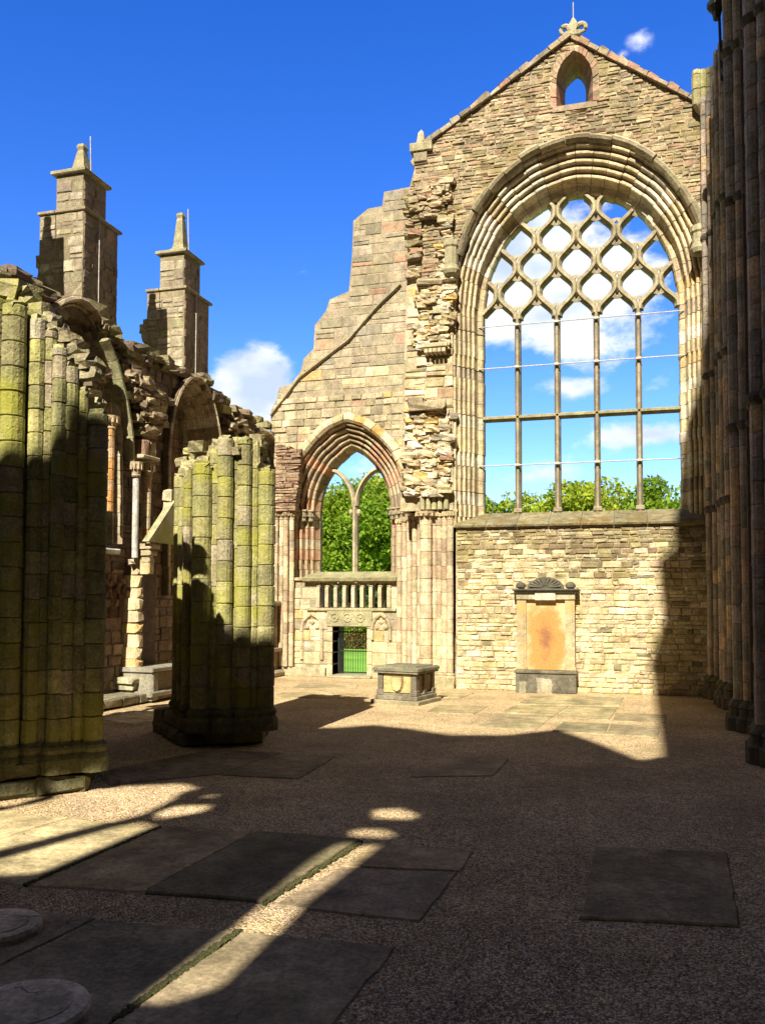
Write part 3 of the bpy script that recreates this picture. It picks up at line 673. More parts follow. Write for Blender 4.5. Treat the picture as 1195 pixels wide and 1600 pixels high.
zT = atY(905, 646, YG).z; m_ = MB(); bar(m_, gO, X, Z, nF, [(gcx-a_in-.03+(2*a_in+.06)*q/16, zT) for q in range(17)], .15, .26, (.3, .27, .15), .08)
m_.build('transom', M_trac, win)
for py in (500, 567, 723):
    zz = atY(905, py, YG).z; m_ = MB(); m_.tube([(gcx-a_in-.12, YG-.06, zz), (gcx+a_in+.12, YG-.06, zz)], .017, (.5, .48, .45), 8)
    for x in mull: m_.box((x-.06, YG-.1, zz-.035), (x+.06, YG-.01, zz+.035), (.6, .58, .55), .01)
    m_.build('saddle_bar', M_rod, win)
# ---- finials
q = atY(895, 53, YE+.3); fi = thing('fleur_finial', (q.x, YE+.4, q.z), 'stone fleur-de-lis finial on the peak of the great gable', 'finial')
def flat(mb, pts, yc, th, col, O=None):
    mb.prism(Vector((0, yc, 0)), X, Z, nF, pts, [], -th/2, th/2, col)
b = MB(); k = (atY(895, 28, YE).z-atY(895, 53, YE).z)
cxf, czf = q.x, q.z
b.box((cxf-.2, YE+.15, czf-.12), (cxf+.2, YE+.65, czf+.02), (.36, .32, .2), .02); b.build('base', M_gable, fi)
b = MB(); pet = [(0, 0), (.11, .02), (.08, .16), (.15, .3), (.13, .42), (0, .62)]; pts = [(cxf+x*k/.55, czf+z*k/.55) for x, z in pet+[(-x, z) for x, z in pet[-2:0:-1]]]
flat(b, pts, YE+.4, .16, (.38, .35, .22)); bt = b.build('centre_petal', M_gable, fi)
for sg in (-1, 1):
    b = MB(); P = [(cxf+sg*(.06), YE+.4, czf+.06)]
    for i in range(13):
        t = i/12; a = math.pi*.75-t*math.pi*1.5; P.append((cxf+sg*(.22+.11*math.cos(a)), YE+.4, czf+.2+.11*math.sin(a)))
    b.tube(P, [.07]+[.075-.035*i/12 for i in range(13)], (.38, .35, .22), 8); b.build('side_petal', M_gable, fi)
b = MB(); b.tube([(cxf, YE+.4, czf+.5), (cxf, YE+.4, czf+.95)], .014, (.6, .6, .58), 6); b.build('rod', M_rod, fi)
q = atY(657, 228, YE+.2); ob = thing('obelisk_finial', (q.x, YE+.3, q.z), 'slender stone obelisk at the left foot of the great gable', 'finial')
b = MB(); zt_ = atY(659, 193, YE).z
V = [(q.x+sx*w, YE+.3+sy*w, z) for w, z in ((.13, q.z), (.075, zt_-.12), (.0, zt_)) for sx, sy in ((-1, -1), (1, -1), (1, 1), (-1, 1))]
b.add(V, [(r*4+i, r*4+(i+1) % 4, r*4+4+(i+1) % 4, r*4+4+i) for r in range(2) for i in range(4)], (.42, .38, .26)); b.build('shaft', M_gable, ob)
#==SPLIT==
# ================================================================== NORTH BAY WALL
nO = Vector((0, YN, 0)); zn = lambda px, py: UZ(px, py, YN)
north = thing('north_bay_wall', (-8, YN, 0), 'broken stepped wall left of the gable holding the smaller pointed window', 'wall')
def span(pxl, pxr, py, Yp): a, c = atY(pxl, py, Yp), atY(pxr, py, Yp); return (a.x+c.x)/2, (c.x-a.x)/2
YT = YN+.7
ncx, na = span(498, 609, 800, YT); nz0 = atY(553, 895, YT).z; nsp = atY(553, 800, YT).z; nap = atY(557, 703, YT).z
npth = pointed(ncx, na, nz0-.22, nsp, nap-nsp, 16)
NR = .82; hole_n = hole_of(npth, NR-.03); hole_n[0] = (hole_n[0][0], nz0-.2); hole_n[-1] = (hole_n[-1][0], nz0-.2)
balz0, balz1 = atY(550, 950, YN).z, atY(550, 908, YN).z
hole_b = [(zn(498, 950)[0], balz0), (zn(608, 950)[0], balz0), (zn(608, 950)[0], balz1), (zn(498, 950)[0], balz1)]
dx0, dx1 = zn(520, 1000)[0], zn(574, 1000)[0]; dz1 = zn(548, 979)[1]
hole_d = [(dx0, -.05), (dx1, -.05), (dx1, dz1), (dx0, dz1)]
nout = [(zn(430, 1000)[0], -.1), (dx0, -.1), (dx0, dz1), (dx1, dz1), (dx1, -.1), (zn(660, 1000)[0], -.1), zn(665, 250)] + [zn(*p) for p in ((640, 292), (600, 300), (597, 322), (575, 326), (552, 345), (550, 400), (545, 455), (515, 468), (510, 485), (492, 508), (490, 545), (475, 560), (470, 580), (455, 600), (436, 606), (432, 625), (424, 640), (421, 700))]+[(zn(430, 1000)[0], 6.)]
nout = [(x, z) for x, z in nout]
b = MB(); b.prism(nO, X, Z, nF, nout, [hole_n[::-1], hole_b[::-1]], -1.1, 0, (.35, .29, .2))
nh = [hole_n, hole_b, hole_d]
dxf = [(dx0-.02, -.2), (dx1+.02, -.2), (dx1+.02, dz1+.5), (dx0-.02, dz1+.5)]
rubble(b, nO, X, Z, nF, [(p[0], max(p[1], 8.9)) for p in nout], nh, pal_north, ch=(.26, .36), ln=(.35, .75), dp=(.005, .03), gap=.012, jit=.008, edge=-1.05)
rubble(b, nO, X, Z, nF, [(p[0], min(max(p[1], 3.2), 8.9)) for p in nout], nh, pal_north, ch=(.16, .3), ln=(.22, .6), dp=(.01, .06), gap=.014, jit=.014, edge=-1.05)
rubble(b, nO, X, Z, nF, [(nout[0][0], 0), (zn(650, 1000)[0], 0), (zn(650, 1000)[0], 3.1), (nout[0][0], 3.1)], nh+[dxf], lambda x, z, r: choose(r, [(3, CREAM), (3, (.5, .42, .27)), (1, OCHRE), (2, GREY)]), ch=(.28, .4), ln=(.3, .6), dp=(.005, .03), gap=.012, jit=.008)
b.build('masonry', M_ash, north)
# diagonal scar of the old roof
b = MB(); sc = [zn(424, 650), zn(470, 590), zn(515, 555), zn(545, 532), zn(590, 480), zn(626, 445)]
bar(b, nO+nF*.12, X, Z, nF, sc, .1, .14, (.32, .28, .18)); b.build('roof_scar', M_ash, north)
# mouldings
prof = [(0, -1.05), (0, -.85), (.05, -.78), (.09, -.7)]+rolls(.1, -.66, NR, -.02, 5)+[(NR, -.25)]
b = MB(); archivolt(b, nO, X, Z, nF, npth, prof, .3, parch2, jit=.012); b.build('arch_moulding', M_ash, north)
n3 = len(npth); hp = [(p[0]+p[2]*NR, p[1]+p[3]*NR) for p in npth if p[1] > nsp+.25]
b = MB(); archivolt(b, nO, X, Z, nF, pathnorm(hp), [(-.06, -.05), (-.06, .08), (.02, .15), (.1, .13), (.24, .05), (.24, -.05)], .32, lambda s, r: choose(r, [(3, (.54, .44, .28)), (2, (.42, .33, .2)), (.5, OCHRE)]), jit=.02)
b.build('hood_mould', M_ash, north)
# capitals where the arch springs
def capital(mb, x, y, z, r, col, h=.3, n=10):
    mb.lathe(x, y, [(r*.9, z-h), (r*1.08, z-h+.03), (r*.95, z-h+.06), (r*1.15, z-h*.5), (r*1.6, z-.06), (r*1.65, z)], col, n)
    for k in range(n): a = 6.283*k/n; mb.rock((x+r*1.35*math.cos(a), y+r*1.35*math.sin(a), z-h*.32), r*.28, r*.28, h*.2, col)
for sg in (-1, 1):
    b = MB()
    for k in range(4):
        x = ncx+sg*(na+.16+k*.19); y = YN+.42-.14*k; capital(b, x, y, nsp, .08, cv((.3, .24, .16), .15))
        b.box((x-.14, y-.15, nsp), (x+.14, YN+.6, nsp+.06), (.33, .27, .18), .012)
    b.build('capital', M_ash, north)
# tracery of two lights
b = MB(); tO = Vector((0, YT, 0))
bar(b, tO, X, Z, nF, [(ncx, nz0+(nsp+.45-nz0)*q/12) for q in range(13)], .17, .28, (.46, .38, .25), .12)
for sg in (-1, 1):
    A = Vector((ncx+sg*.04, nsp+.2)); Bp = Vector((ncx+sg*(na*.62), nap-.62))
    pts = []
    for q in range(13):
        t = q/12; pts.append((A.x+(Bp.x-A.x)*t**1.9, A.y+(Bp.y-A.y)*(1-(1-t)**1.35)))
    bar(b, tO, X, Z, nF, pts, .14, .26, (.46, .38, .25), .12)
    e = atY(553+sg*12, 800, YT)
    b.lathe(ncx+sg*.13, YT+.1, [(.02, e.z-.1), (.07, e.z-.02), (.07, e.z+.04), (.02, e.z+.1)], (.46, .38, .25), 8)
b.build('window_tracery', M_trac, north)
# sill and little balustrade
b = MB(); sxa, sxb = zn(476, 905)[0], zn(622, 905)[0]; zc = zn(550, 908)[1]
k = 6
for i in range(k):
    xa, xb = sxa+(sxb-sxa)*i/k+.003, sxa+(sxb-sxa)*(i+1)/k-.003
    V = [(x, y, z) for x in (xa, xb) for y, z in ((YN-.2, zc), (YN-.24, zc+.1), (YN-.1, zc+.13), (YT+.1, nz0+.04), (YT+.35, nz0-.03), (YT+.35, zc))]
    b.add(V, [(5, 4, 3, 2, 1, 0), (6, 7, 8, 9, 10, 11)]+[(q, q+1, q+7, q+6) for q in range(5)]+[(5, 0, 6, 11)], cv((.33, .31, .17), .1))
o = b.build('sill', M_ash, north); bm_fix(o)
nb = 8
for i in range(nb+1):
    x = hole_b[0][0]+(hole_b[1][0]-hole_b[0][0])*i/nb
    b = MB(); b.box((x-.055, YN-.08, balz0), (x+.055, YN+.18, balz1-.18), cv((.5, .41, .27), .15), .025)
    b.lathe(x, YN+.02, [(.06, balz1-.2), (.1, balz1-.16), (.06, balz1-.12), (.05, balz1-.04), (.08, balz1+.01)], (.42, .35, .22), 8)
    b.build('baluster', M_ash, north)
b = MB(); bw = (hole_b[1][0]-hole_b[0][0])/nb
for i in range(nb):
    c = hole_b[0][0]+bw*(i+.5); pp = pointed(c, bw*.3, balz1-.26, balz1-.2, .17, 5)
    archivolt(b, Vector((0, YN+.05, 0)), X, Z, nF, pp, [(0, -.15), (0, 0), (bw*.16, .03), (bw*.2, -.02), (bw*.2, -.15)], .2, lambda s, r: (.45, .37, .24), jit=0)
b.box((sxa+.1, YN-.1, balz1-.03), (sxb-.05, YN+.4, balz1+.1), (.4, .32, .2)); b.box((sxa+.1, YN-.09, balz0-.09), (sxb-.05, YN+.35, balz0), (.36, .33, .2))
b.build('arcade_heads', M_ash, north)
# door surround: lintel with three roundels, jambs, step
b = MB(); lx0, lx1 = zn(512, 970)[0], zn(582, 970)[0]; lz1 = zn(548, 953)[1]
b.box((lx0, YN-.07, dz1), (lx1, YN+.6, lz1), (.33, .31, .18), .015)
for i in range(3):
    c = lx0+(lx1-lx0)*(.17+.29*i); zc2 = (dz1+lz1)/2+.02; P = [(c+.12*math.cos(6.283*q/16), YN-.08, zc2+.12*math.sin(6.283*q/16)) for q in range(17)]
    b.tube(P, .022, (.4, .36, .22), 6); b.lathe(c, YN-.08, [(.0, zc2-.05), (.05, zc2), (.0, zc2+.05)], (.36, .33, .2), 8, .5)
b.build('lintel', M_ash, north)
for sg, x in ((-1, dx0), (1, dx1)):
    b = MB(); z = 0
    while z < dz1-.05:
        h = min(R.uniform(.28, .42), dz1-z); b.box((min(x, x+sg*.16), YN-.05, z+.003), (max(x, x+sg*.16), YN+.6, z+h-.004), cv((.45, .38, .25), .15), .015); z += h
    b.build('door_jamb', M_ash, north)
b = MB(); b.box((dx0-.1, YN-.35, 0), (dx1+.2, YN+.6, .07), (.4, .37, .25)); b.build('doorstep', M_ash, north)
# blind niches either side of the door
for pxl, pxr, pt, pb, lab in ((474, 502, 962, 1045, 0), (584, 608, 962, 1045, 1)):
    c, a = span(pxl, pxr, 1000, YN); zt2 = zn(pxl, pt)[1]; pp = pointed(c, a, zn(pxl, 1030)[1] if lab == 0 else zn(pxl, 1000)[1], zt2-.42, .42, 8)
    b = MB(); archivolt(b, nO, X, Z, nF, pp, [(-.02, -.1), (-.02, .03), (.02, .09), (.07, .1), (.1, .03), (.1, -.1)], .3, lambda s, r: (.46, .38, .25), jit=.004)
    for sg in (-1, 1): b.lathe(c+sg*a*.55, YN-.03, [(.01, zt2-.42), (.07, zt2-.38), (.07, zt2-.32), (.02, zt2-.28)], (.44, .36, .23), 8, .6)
    b.lathe(c, YN-.03, [(.02, zt2-.28), (.1, zt2-.2), (.02, zt2-.1)], (.44, .36, .23), 8, .5)
    b.build('blind_arch', M_ash, north)
# string course + plinth on north bay
b = MB(); z = zn(450, 905)[1]; b.box((nout[0][0], YN-.08, z-.05), (sxa+.05, YN, z+.05), (.38, .3, .19)); b.box((nout[0][0], YN-.14, 0), (dx0-.2, YN, .28), (.4, .35, .23)); b.box((dx1+.2, YN-.12, 0), (zn(618, 1000)[0], YN, .28), (.4, .35, .23))
b.build('plinth', M_ash, north)
# ---- barred gate
gate = thing('iron_gate', ((dx0+dx1)/2, YN+.35, 0), 'dark barred iron gate closing the small doorway', 'gate')
b = MB(); gy = YN+.4; gx0, gx1 = dx0+.04, dx1-.02
for z in (.12, .78, dz1-.18): b.box((gx0, gy-.02, z-.02), (gx1, gy+.02, z+.02), (.03, .03, .03), .004)
for x in (gx0+.02, gx1-.02): b.box((x-.02, gy-.02, .07), (x+.02, gy+.02, dz1-.08), (.03, .03, .03), .004)
b.build('frame', M_iron, gate)
for i in range(1, 13):
    x = gx0+(gx1-gx0)*i/13; b = MB(); b.tube([(x, gy, .1), (x, gy, dz1-.1), (x, gy, dz1-.03)], [.009, .009, .002], (.03, .03, .03), 6); b.build('bar', M_iron, gate)
# ================================================================== CLUSTERED RESPOND between the bays
resp = thing('clustered_respond', (atY(664, 1050, 22.9).x, 22.9, 0), 'tall pale cluster of engaged shafts between the gate and the wall monument', 'pier')
zc1 = atY(664, 800, 22.9).z
b = MB()
core = [(atY(622, 1000, 25.0).x+.1, 25.15), (atY(640, 1000, 24.0).x+.12, 24.1), (atY(656, 1000, 23.3).x+.1, 23.28), (atY(670, 1000, 23.1).x, 23.1), (pier_x1+.02, 23.08), (pier_x1+.02, 25.1)]
b.prism(Vector((0, 0, 0)), X, Y, Z, core, [], 0, zc1, (.4, .32, .21)); 
b.prism(Vector((0, 0, 0)), X, Y, Z, [(x_+.35, y_+.1) for x_, y_ in core[:3]]+core[3:], [], zc1, 9.0, (.4, .32, .21)); b.build('core', M_ash, resp)
rp = [(624, 24.75, .085), (632, 24.3, .085), (640, 23.85, .085), (648, 23.45, .085), (655.5, 23.12, .07), (665, 22.86, .18), (678, 23.0, .09), (686.5, 23.0, .085), (694.5, 22.98, .085), (703, 22.9, .09)]
def pal_resp(z): return choose(R, [(5, (.52, .4, .26)), (3, (.58, .48, .31)), (2, (.45, .33, .22)), (1, (.36, .28, .19))])
for px, y, r in rp:
    x = atY(px, 940, y).x; b = MB(); b.shaft(x, y, r, .42, zc1-.2, .36, pal_resp, 12, hj=.03, jit=.015); b.lathe(x, y, [(r+.05, 0.1), (r+.05, .3), (r+.02, .34), (r+.035, .37), (r, .42)], (.4, .33, .2), 12)
    b.build('shaft', M_ash, resp)
for i, (px, y, r) in enumerate(rp):
    x = atY(px, 940, y).x; b = MB(); capital(b, x, y, zc1, r*1.0, cv((.42, .33, .2), .15), .24); b.build('capital', M_ash, resp)
b = MB(); b.box((atY(662, 1000, 23.1).x, 23.06, zc1-.5), (pier_x1+.02, 25.0, zc1+.35), (.4, .33, .2)); b.box((pier_x1-.75, 22.93, zc1-.02), (pier_x1+.03, 23.4, zc1+.06), (.45, .38, .24))
for k in range(5): q = atY(660+k*9, 775, 22.8); b.shaft(q.x, 22.82, .075, zc1+.05, zc1+.6, .6, lambda z: (.33, .3, .17), 8)
b.build('shaft_stub', M_ash, resp)
b = MB(); pl = [(atY(p, 1050, y).x+dx, y+dy) for p, y, dx, dy in ((620, 24.9, -.1, 0), (640, 23.85, -.15, -.15), (662, 22.8, -.2, -.2), (680, 22.8, 0, -.12), (709, 22.8, 0, -.02))]+[(pier_x1, 25)]
b.prism(Vector((0, 0, 0)), X, Y, Z, pl, [], 0, .22, (.4, .35, .2)); b.build('base', M_ash, resp)
# ================================================================== WALL MONUMENT
mx0, mx1 = zt(808, 1050)[0], zt(901, 1050)[0]; mc = (mx0+mx1)/2; mw = (mx1-mx0)/2
mon = thing('wall_monument', (mc, YE-.3, 0), 'upright memorial with orange-stained tablet and black scalloped top against the rubble wall', 'monument')
zb = zt(855, 1046)[1]; ztop = zt(855, 922)[1]; zf = zt(855, 937)[1]; zap = zt(855, 904)[1]
DK = (.1, .09, .07)
b = MB(); b.box((mx0, YE-.42, 0), (mx1, YE-.05, zb-.08), (.15, .135, .1), .02); b.box((mx0-.03, YE-.46, zb-.08), (mx1+.03, YE-.05, zb), (.16, .15, .1), .02); b.build('plinth', M_black, mon)
b = MB(); b.rock((mc+.02, YE-.42, .19), .26, .04, .2, (.36, .32, .23), R, .2); b.rock((mx0+.2, YE-.42, .14), .1, .03, .14, (.32, .29, .2), R, .2); b.build('repair_patch', M_ash, mon)
M_tab = None
m, t, bb = mat('stained tablet'); g_ = t.nodes.new('ShaderNodeNewGeometry'); P_ = g_.outputs['Position']
n_ = noi(t, P_, 2.2, 5, .6, .6); n5 = noi(t, P_, 22, 4)
mpn = t.nodes.new('ShaderNodeMapping'); mpn.inputs['Location'].default_value = (-mc, 0, -(zb+.75)); t.links.new(P_, mpn.inputs[0])
mps = t.nodes.new('ShaderNodeMapping'); mps.inputs['Scale'].default_value = (1.7, 0, .8); t.links.new(mpn.outputs[0], mps.inputs[0])
ln_ = t.nodes.new('ShaderNodeVectorMath'); ln_.operation = 'LENGTH'; t.links.new(mps.outputs[0], ln_.inputs[0])
f_ = mth(t, 'ADD', ln_.outputs['Value'], mth(t, 'MULTIPLY', n_, 1.1))
c_ = mixc(t, ramp(t, f_, .55, 1.05), (.24, .11, .055), (.42, .22, .07)); c_ = mixc(t, ramp(t, f_, 1.15, 1.7), c_, (.55, .42, .24))
c_ = mixc(t, 1.0, c_, ramp_rgb(t, n5, .3, .7, .85, 1.15), 'MULTIPLY'); t.links.new(c_, bb.inputs['Base Color'])
wv = t.nodes.new('ShaderNodeTexWave'); wv.bands_direction = 'Z'; wv.inputs['Scale'].default_value = 11; wv.inputs['Distortion'].default_value = .6; t.links.new(P_, wv.inputs['Vector'])
bp = t.nodes.new('ShaderNodeBump'); bp.inputs['Strength'].default_value = .25; bp.inputs['Distance'].default_value = .008; t.links.new(mth(t, 'ADD', wv.outputs['Fac'], n5), bp.inputs['Height']); t.links.new(bp.outputs[0], bb.inputs['Normal']); M_tab = m
b = MB(); b.box((mx0+.25, YE-.22, zb), (mx1-.25, YE-.05, zf), (.4, .25, .1), .01); b.build('tablet', M_tab, mon)
M_pil = stone('stained pilaster', moss=(.5, .3, .1), mossamt=.7, dark=(.18, .14, .1), darkamt=.6, bump=.3, mscale=1.3)
for sg in (-1, 1):
    b = MB(); cx_ = mc+sg*(mw-.15); b.box((cx_-.12, YE-.3, zb), (cx_+.12, YE-.05, zf), (.42, .34, .22), .02); b.box((cx_-.06, YE-.33, zb+.1), (cx_+.06, YE-.3, zf-.1), (.45, .35, .2), .01)
    b.box((cx_-.15, YE-.34, zb), (cx_+.15, YE-.05, zb+.1), (.45, .33, .18), .015); b.build('pilaster', M_pil, mon)
b = MB(); b.box((mx0+.02, YE-.34, zf), (mx1-.02, YE-.05, ztop-.07), (.4, .36, .24), .012); b.box((mc-.26, YE-.39, zf-.02), (mc+.26, YE-.3, ztop-.07), (.5, .46, .35), .012); b.build('frieze', M_ash, mon)
b = MB(); b.box((mx0-.03, YE-.42, ztop-.07), (mx1+.03, YE-.05, ztop-.02), DK, .015); b.box((mx0-.08, YE-.47, ztop-.02), (mx1+.08, YE-.05, ztop+.03), DK, .015); b.build('cornice', M_black, mon)
b = MB(); pts = []; rr = mw*.6; hh = zap-ztop
for q in range(17): a = math.pi*q/16; pts.append((mc+rr*math.cos(a), ztop+.03+hh*math.sin(a)))
flat(b, pts, YE-.22, .26, DK)
for q in range(1, 12):
    a = math.pi*q/12; b.tube([(mc+rr*.2*math.cos(a), YE-.36, ztop+.05+hh*.2*math.sin(a)), (mc+rr*.9*math.cos(a), YE-.37, ztop+.03+hh*.9*math.sin(a))], [.01, .035], (.13, .12, .09), 6)
b.build('shell_pediment', M_black, mon)
for sg in (-1, 1):
    b = MB(); b.lathe(mc+sg*(mw-.13), YE-.25, [(.05, ztop+.03), (.13, ztop+.07), (.13, ztop+.13), (.08, ztop+.19), (.03, ztop+.21)], DK, 12); b.build('urn_boss', M_black, mon)
# ================================================================== TABLE TOMB
tl, tr_, tbk = gnd(590, 1098), gnd(650, 1102), gnd(681, 1093)
tomb = thing('table_tomb', ((tl+tr_)/2)[:], 'free-standing chest tomb with a carved shield on its sunlit end', 'tomb')
ux = (tr_-tl); wdt = ux.length; ux.normalize(); ud = Vector((-ux.y, ux.x, 0)); dl = 1.0
if ud.y < 0: ud = -ud
zh = atY(620, 1046, tl.y).z
def tb(mb, a0, a1, d0, d1, z0, z1, col, ch=.015):
    c = tl+ux*((a0+a1)/2)+ud*((d0+d1)/2); mb.block(Vector((c.x, c.y, 0)), ux, ud, Z, (a1-a0)/2, (d1-d0)/2, z0, z1, col, ch)
TK = (.2, .175, .12)
b = MB(); tb(b, -.12, wdt+.12, -.12, dl+.12, 0, .09, (.3, .26, .17)); b.build('plinth', M_ash, tomb)
b = MB(); tb(b, -.04, wdt+.04, -.04, dl+.04, .1, .19, TK); tb(b, .0, wdt, .0, dl, .19, .24, TK); b.build('base_moulding', M_black, tomb)
b = MB(); tb(b, .08, wdt-.08, .06, dl-.06, .22, zh-.08, (.36, .26, .14)); b.build('body', M_black, tomb)
b = MB(); tb(b, .15, wdt-.14, .01, .1, .26, zh-.1, (.56, .38, .17), .01)
sh = [(-.13, .17), (.13, .17), (.13, -.02), (.09, -.12), (0, -.17), (-.09, -.12), (-.13, -.02)]
c0 = tl+ux*(wdt*.52); c0 = Vector((c0.x, c0.y, 0)); b.prism(c0+ud*.0, ux, Z, -ud, [(x*1.12, z*1.12+(zh+.12)/2) for x, z in sh], [], -.02, .015, (.22, .15, .08)); b.prism(c0+ud*.0, ux, Z, -ud, [(x*.9, z*.9+(zh+.12)/2) for x, z in sh], [], -.02, .05, (.6, .42, .2)); b.build('shield_panel', M_ash, tomb)
for a in (.0, wdt-.13):
    for d in (0.0, dl-.13):
        b = MB(); tb(b, a, a+.13, d, d+.13, .2, zh-.07, (.17, .15, .11)); tb(b, a-.02, a+.15, d-.02, d+.15, .2, .32, (.2, .17, .12)); b.build('corner_pilaster', M_black, tomb)
b = MB(); tb(b, wdt-.1, wdt, dl/2-.07, dl/2+.07, .2, zh-.08, (.18, .155, .11))
for d in (.15, dl/2+.1): tb(b, wdt-.09, wdt-.04, d, d+dl/2-.25, .28, zh-.12, (.22, .15, .09), .02)
b.build('side_panel', M_black, tomb)
b = MB(); tb(b, -.07, wdt+.07, -.07, dl+.07, zh-.08, zh-.03, (.2, .18, .12)); tb(b, -.09, wdt+.09, -.09, dl+.09, zh-.03, zh+.06, (.19, .175, .12), .03); tb(b, .03, wdt-.03, 0.03, dl-.03, zh+.06, zh+.085, (.18, .17, .11)); b.build('top_slab', M_black, tomb)
#==SPLIT==
# ================================================================== MOSSY PIERS OF THE NORTH ARCADE
M_base = stone('dark plinth stone', moss=(.1, .1, .03), mossamt=.5, dark=(.05, .045, .03), darkamt=.6, bump=.7)  # pier bases: darker and less mossy than the shafts above
GRN = [(3, (.3, .28, .11)), (2, (.36, .33, .15)), (2, (.25, .23, .11)), (1.6, (.34, .29, .19))]
def pal_g(z):
    return choose(R, GRN)
def mossy_pier(label, shafts, core, ctop, base_pts, chh, group, extra_back=True):
    """shafts: (px, depth y, radius, px row of the broken top); core: plan polygon"""
    cx_ = sum(p[0] for p in core)/len(core); cy_ = sum(p[1] for p in core)/len(core)
    root = thing('clustered_pier', (cx_, cy_, 0), label, 'pier', group)
    b = MB(); k = len(core)
    b.prism(Vector((0, 0, 0)), X, Y, Z, core, [], 0.05, min(ctop)-.1, (.25, .2, .13))
    rk = random.Random(k+5)
    for i in range(260):
        x = rk.uniform(min(p[0] for p in core), max(p[0] for p in core)); y = rk.uniform(min(p[1] for p in core), max(p[1] for p in core))
        if inpoly(core, x, y):
            tx = (x-min(p[0] for p in core))/(max(p[0] for p in core)-min(p[0] for p in core)); zt3 = ctop[0]+(ctop[1]-ctop[0])*tx
            z = rk.uniform(min(ctop)-.2, zt3)
            b.rock((x, y, z), rk.uniform(.08, .2), rk.uniform(.08, .2), rk.uniform(.05, .1), cv((.3, .26, .15), .25, rk), rk)
    b.build('core', M_pier, root)
    z0 = .62
    for px, y, r, pt, kind in shafts:
        r *= 1.2; p = atY(px, 900, y); zt4 = atY(px, pt, y).z
        b = MB(); b.shaft(p.x, y, r, z0, zt4, chh*R.uniform(.97, 1.03), pal_g, 14 if kind else 10, hj=.04, jit=.02, lean=(R.uniform(-.002, .002), 0))
        b.rock((p.x, y, zt4), r*.75, r*.75, .05, (.36, .34, .16), R, .25)
        sh_o = b.build('shaft', M_pier, root, smooth=False)
        bs = MB(); bs.lathe(p.x, y, [(r+.07, .25), (r+.07, .42), (r+.05, .46), (r+.03, .49), (r+.05, .54), (r+.04, .58), (r+.01, .61), (r, .64)], cv((.16, .15, .07), .1), 14)
        bs.build('shaft_base', M_base, sh_o)
    # lower plinth blocks following the plan, worn
    b = MB(); n = len(base_pts)
    for i in range(n):
        A, C = Vector((*base_pts[i], 0)), Vector((*base_pts[(i+1) % n], 0)); d = (C-A); kk = max(1, int(d.length/.42)); dn_ = d.normalized(); nn = Vector((dn_.y, -dn_.x, 0))
        for q in range(kk):
            c = A+d*((q+.5)/kk); hu = d.length/kk/2+.0
            for z0_, z1_, off in ((0, .22, .0), (.22, .44, -.07)):
                b.block(c+Z*((z0_+z1_)/2)+nn*(off-.2), dn_, Z, nn, hu-.004, (z1_-z0_)/2-.004, -.25, .2+R.uniform(-.015, .015), cv((.15, .135, .075), .2), .05, .022)
    b.build('base', M_base, root)
    return root
# nearer pier
sh1 = [(-210, 9.55, .085, 470, 0), (-185, 9.35, .085, 470, 0), (-150, 9.15, .14, 465, 1), (-115, 9.0, .08, 455, 0), (-82, 8.9, .14, 460, 1), (-50, 8.8, .08, 465, 0), (-18, 8.78, .13, 470, 1), (14, 8.9, .13, 480, 1), (35, 9.12, .06, 500, 0), (52, 9.08, .085, 500, 0), (70, 9.2, .09, 520, 0), (88, 9.18, .075, 545, 0), (103, 9.3, .095, 575, 1), (126, 9.42, .065, 612, 0), (150, 9.52, .105, 648, 1)]
core1 = [(atY(-200, 900, 9.6).x+.05, 9.6), (atY(-84, 900, 8.9).x, 8.95), (atY(-18, 900, 8.8).x, 8.82), (atY(14, 900, 8.93).x, 8.99), (atY(60, 900, 9.12).x, 9.24), (atY(148, 900, 9.55).x-.04, 9.6), (atY(138, 900, 10.6).x, 10.6), (atY(60, 900, 11.2).x, 11.2), (atY(-200, 900, 9.5).x-.5, 10.8)]
base1 = [(atY(-240, 1200, 9.4).x, 9.55), (atY(-25, 1200, 8.5).x, 8.52), (gnd(150, 1232).x+.03, 9.42), (atY(150, 1200, 10.6).x-.05, 10.6), (atY(60, 900, 11.2).x, 11.3), (atY(-240, 1200, 9.4).x-.4, 10.8)]
pA = mossy_pier('nearer mossy clustered pier cut by the left frame edge', sh1, core1, (6.2, 4.6), base1, .30, 'ruined mossy piers of the north arcade')
sh2 = [(277, 13.75, .06, 745, 0), (284, 13.45, .06, 742, 0), (293, 13.1, .07, 735, 0), (315, 12.72, .135, 726, 1), (334.5, 12.82, .07, 708, 0), (351, 12.8, .11, 686, 1), (366, 12.95, .07, 688, 0), (381, 12.98, .105, 688, 1), (397, 13.1, .07, 695, 0), (415, 13.22, .13, 738, 1)]
core2 = [(atY(277, 900, 13.7).x+.03, 13.8), (atY(312, 900, 12.8).x+.0, 12.8), (atY(351, 900, 12.85).x, 12.83), (atY(381, 900, 13).x, 13.01), (atY(414, 900, 13.3).x-.0, 13.24), (atY(405, 900, 14.3).x, 14.3), (atY(360, 900, 14.8).x, 14.8), (atY(300, 900, 14.5).x, 14.5)]
base2 = [(gnd(243, 1140).x+.05, 13.95), (gnd(278, 1163).x, 12.75), (gnd(300, 1163).x, 12.6), (gnd(432, 1155).x-.05, 13.35), (atY(425, 900, 14.5).x, 14.5), (atY(350, 900, 15.0).x, 15.0)]
pB = mossy_pier('farther, shorter mossy clustered pier standing alone on the gravel', sh2, core2, (4.75, 5.1), base2, .335, 'ruined mossy piers of the north arcade')
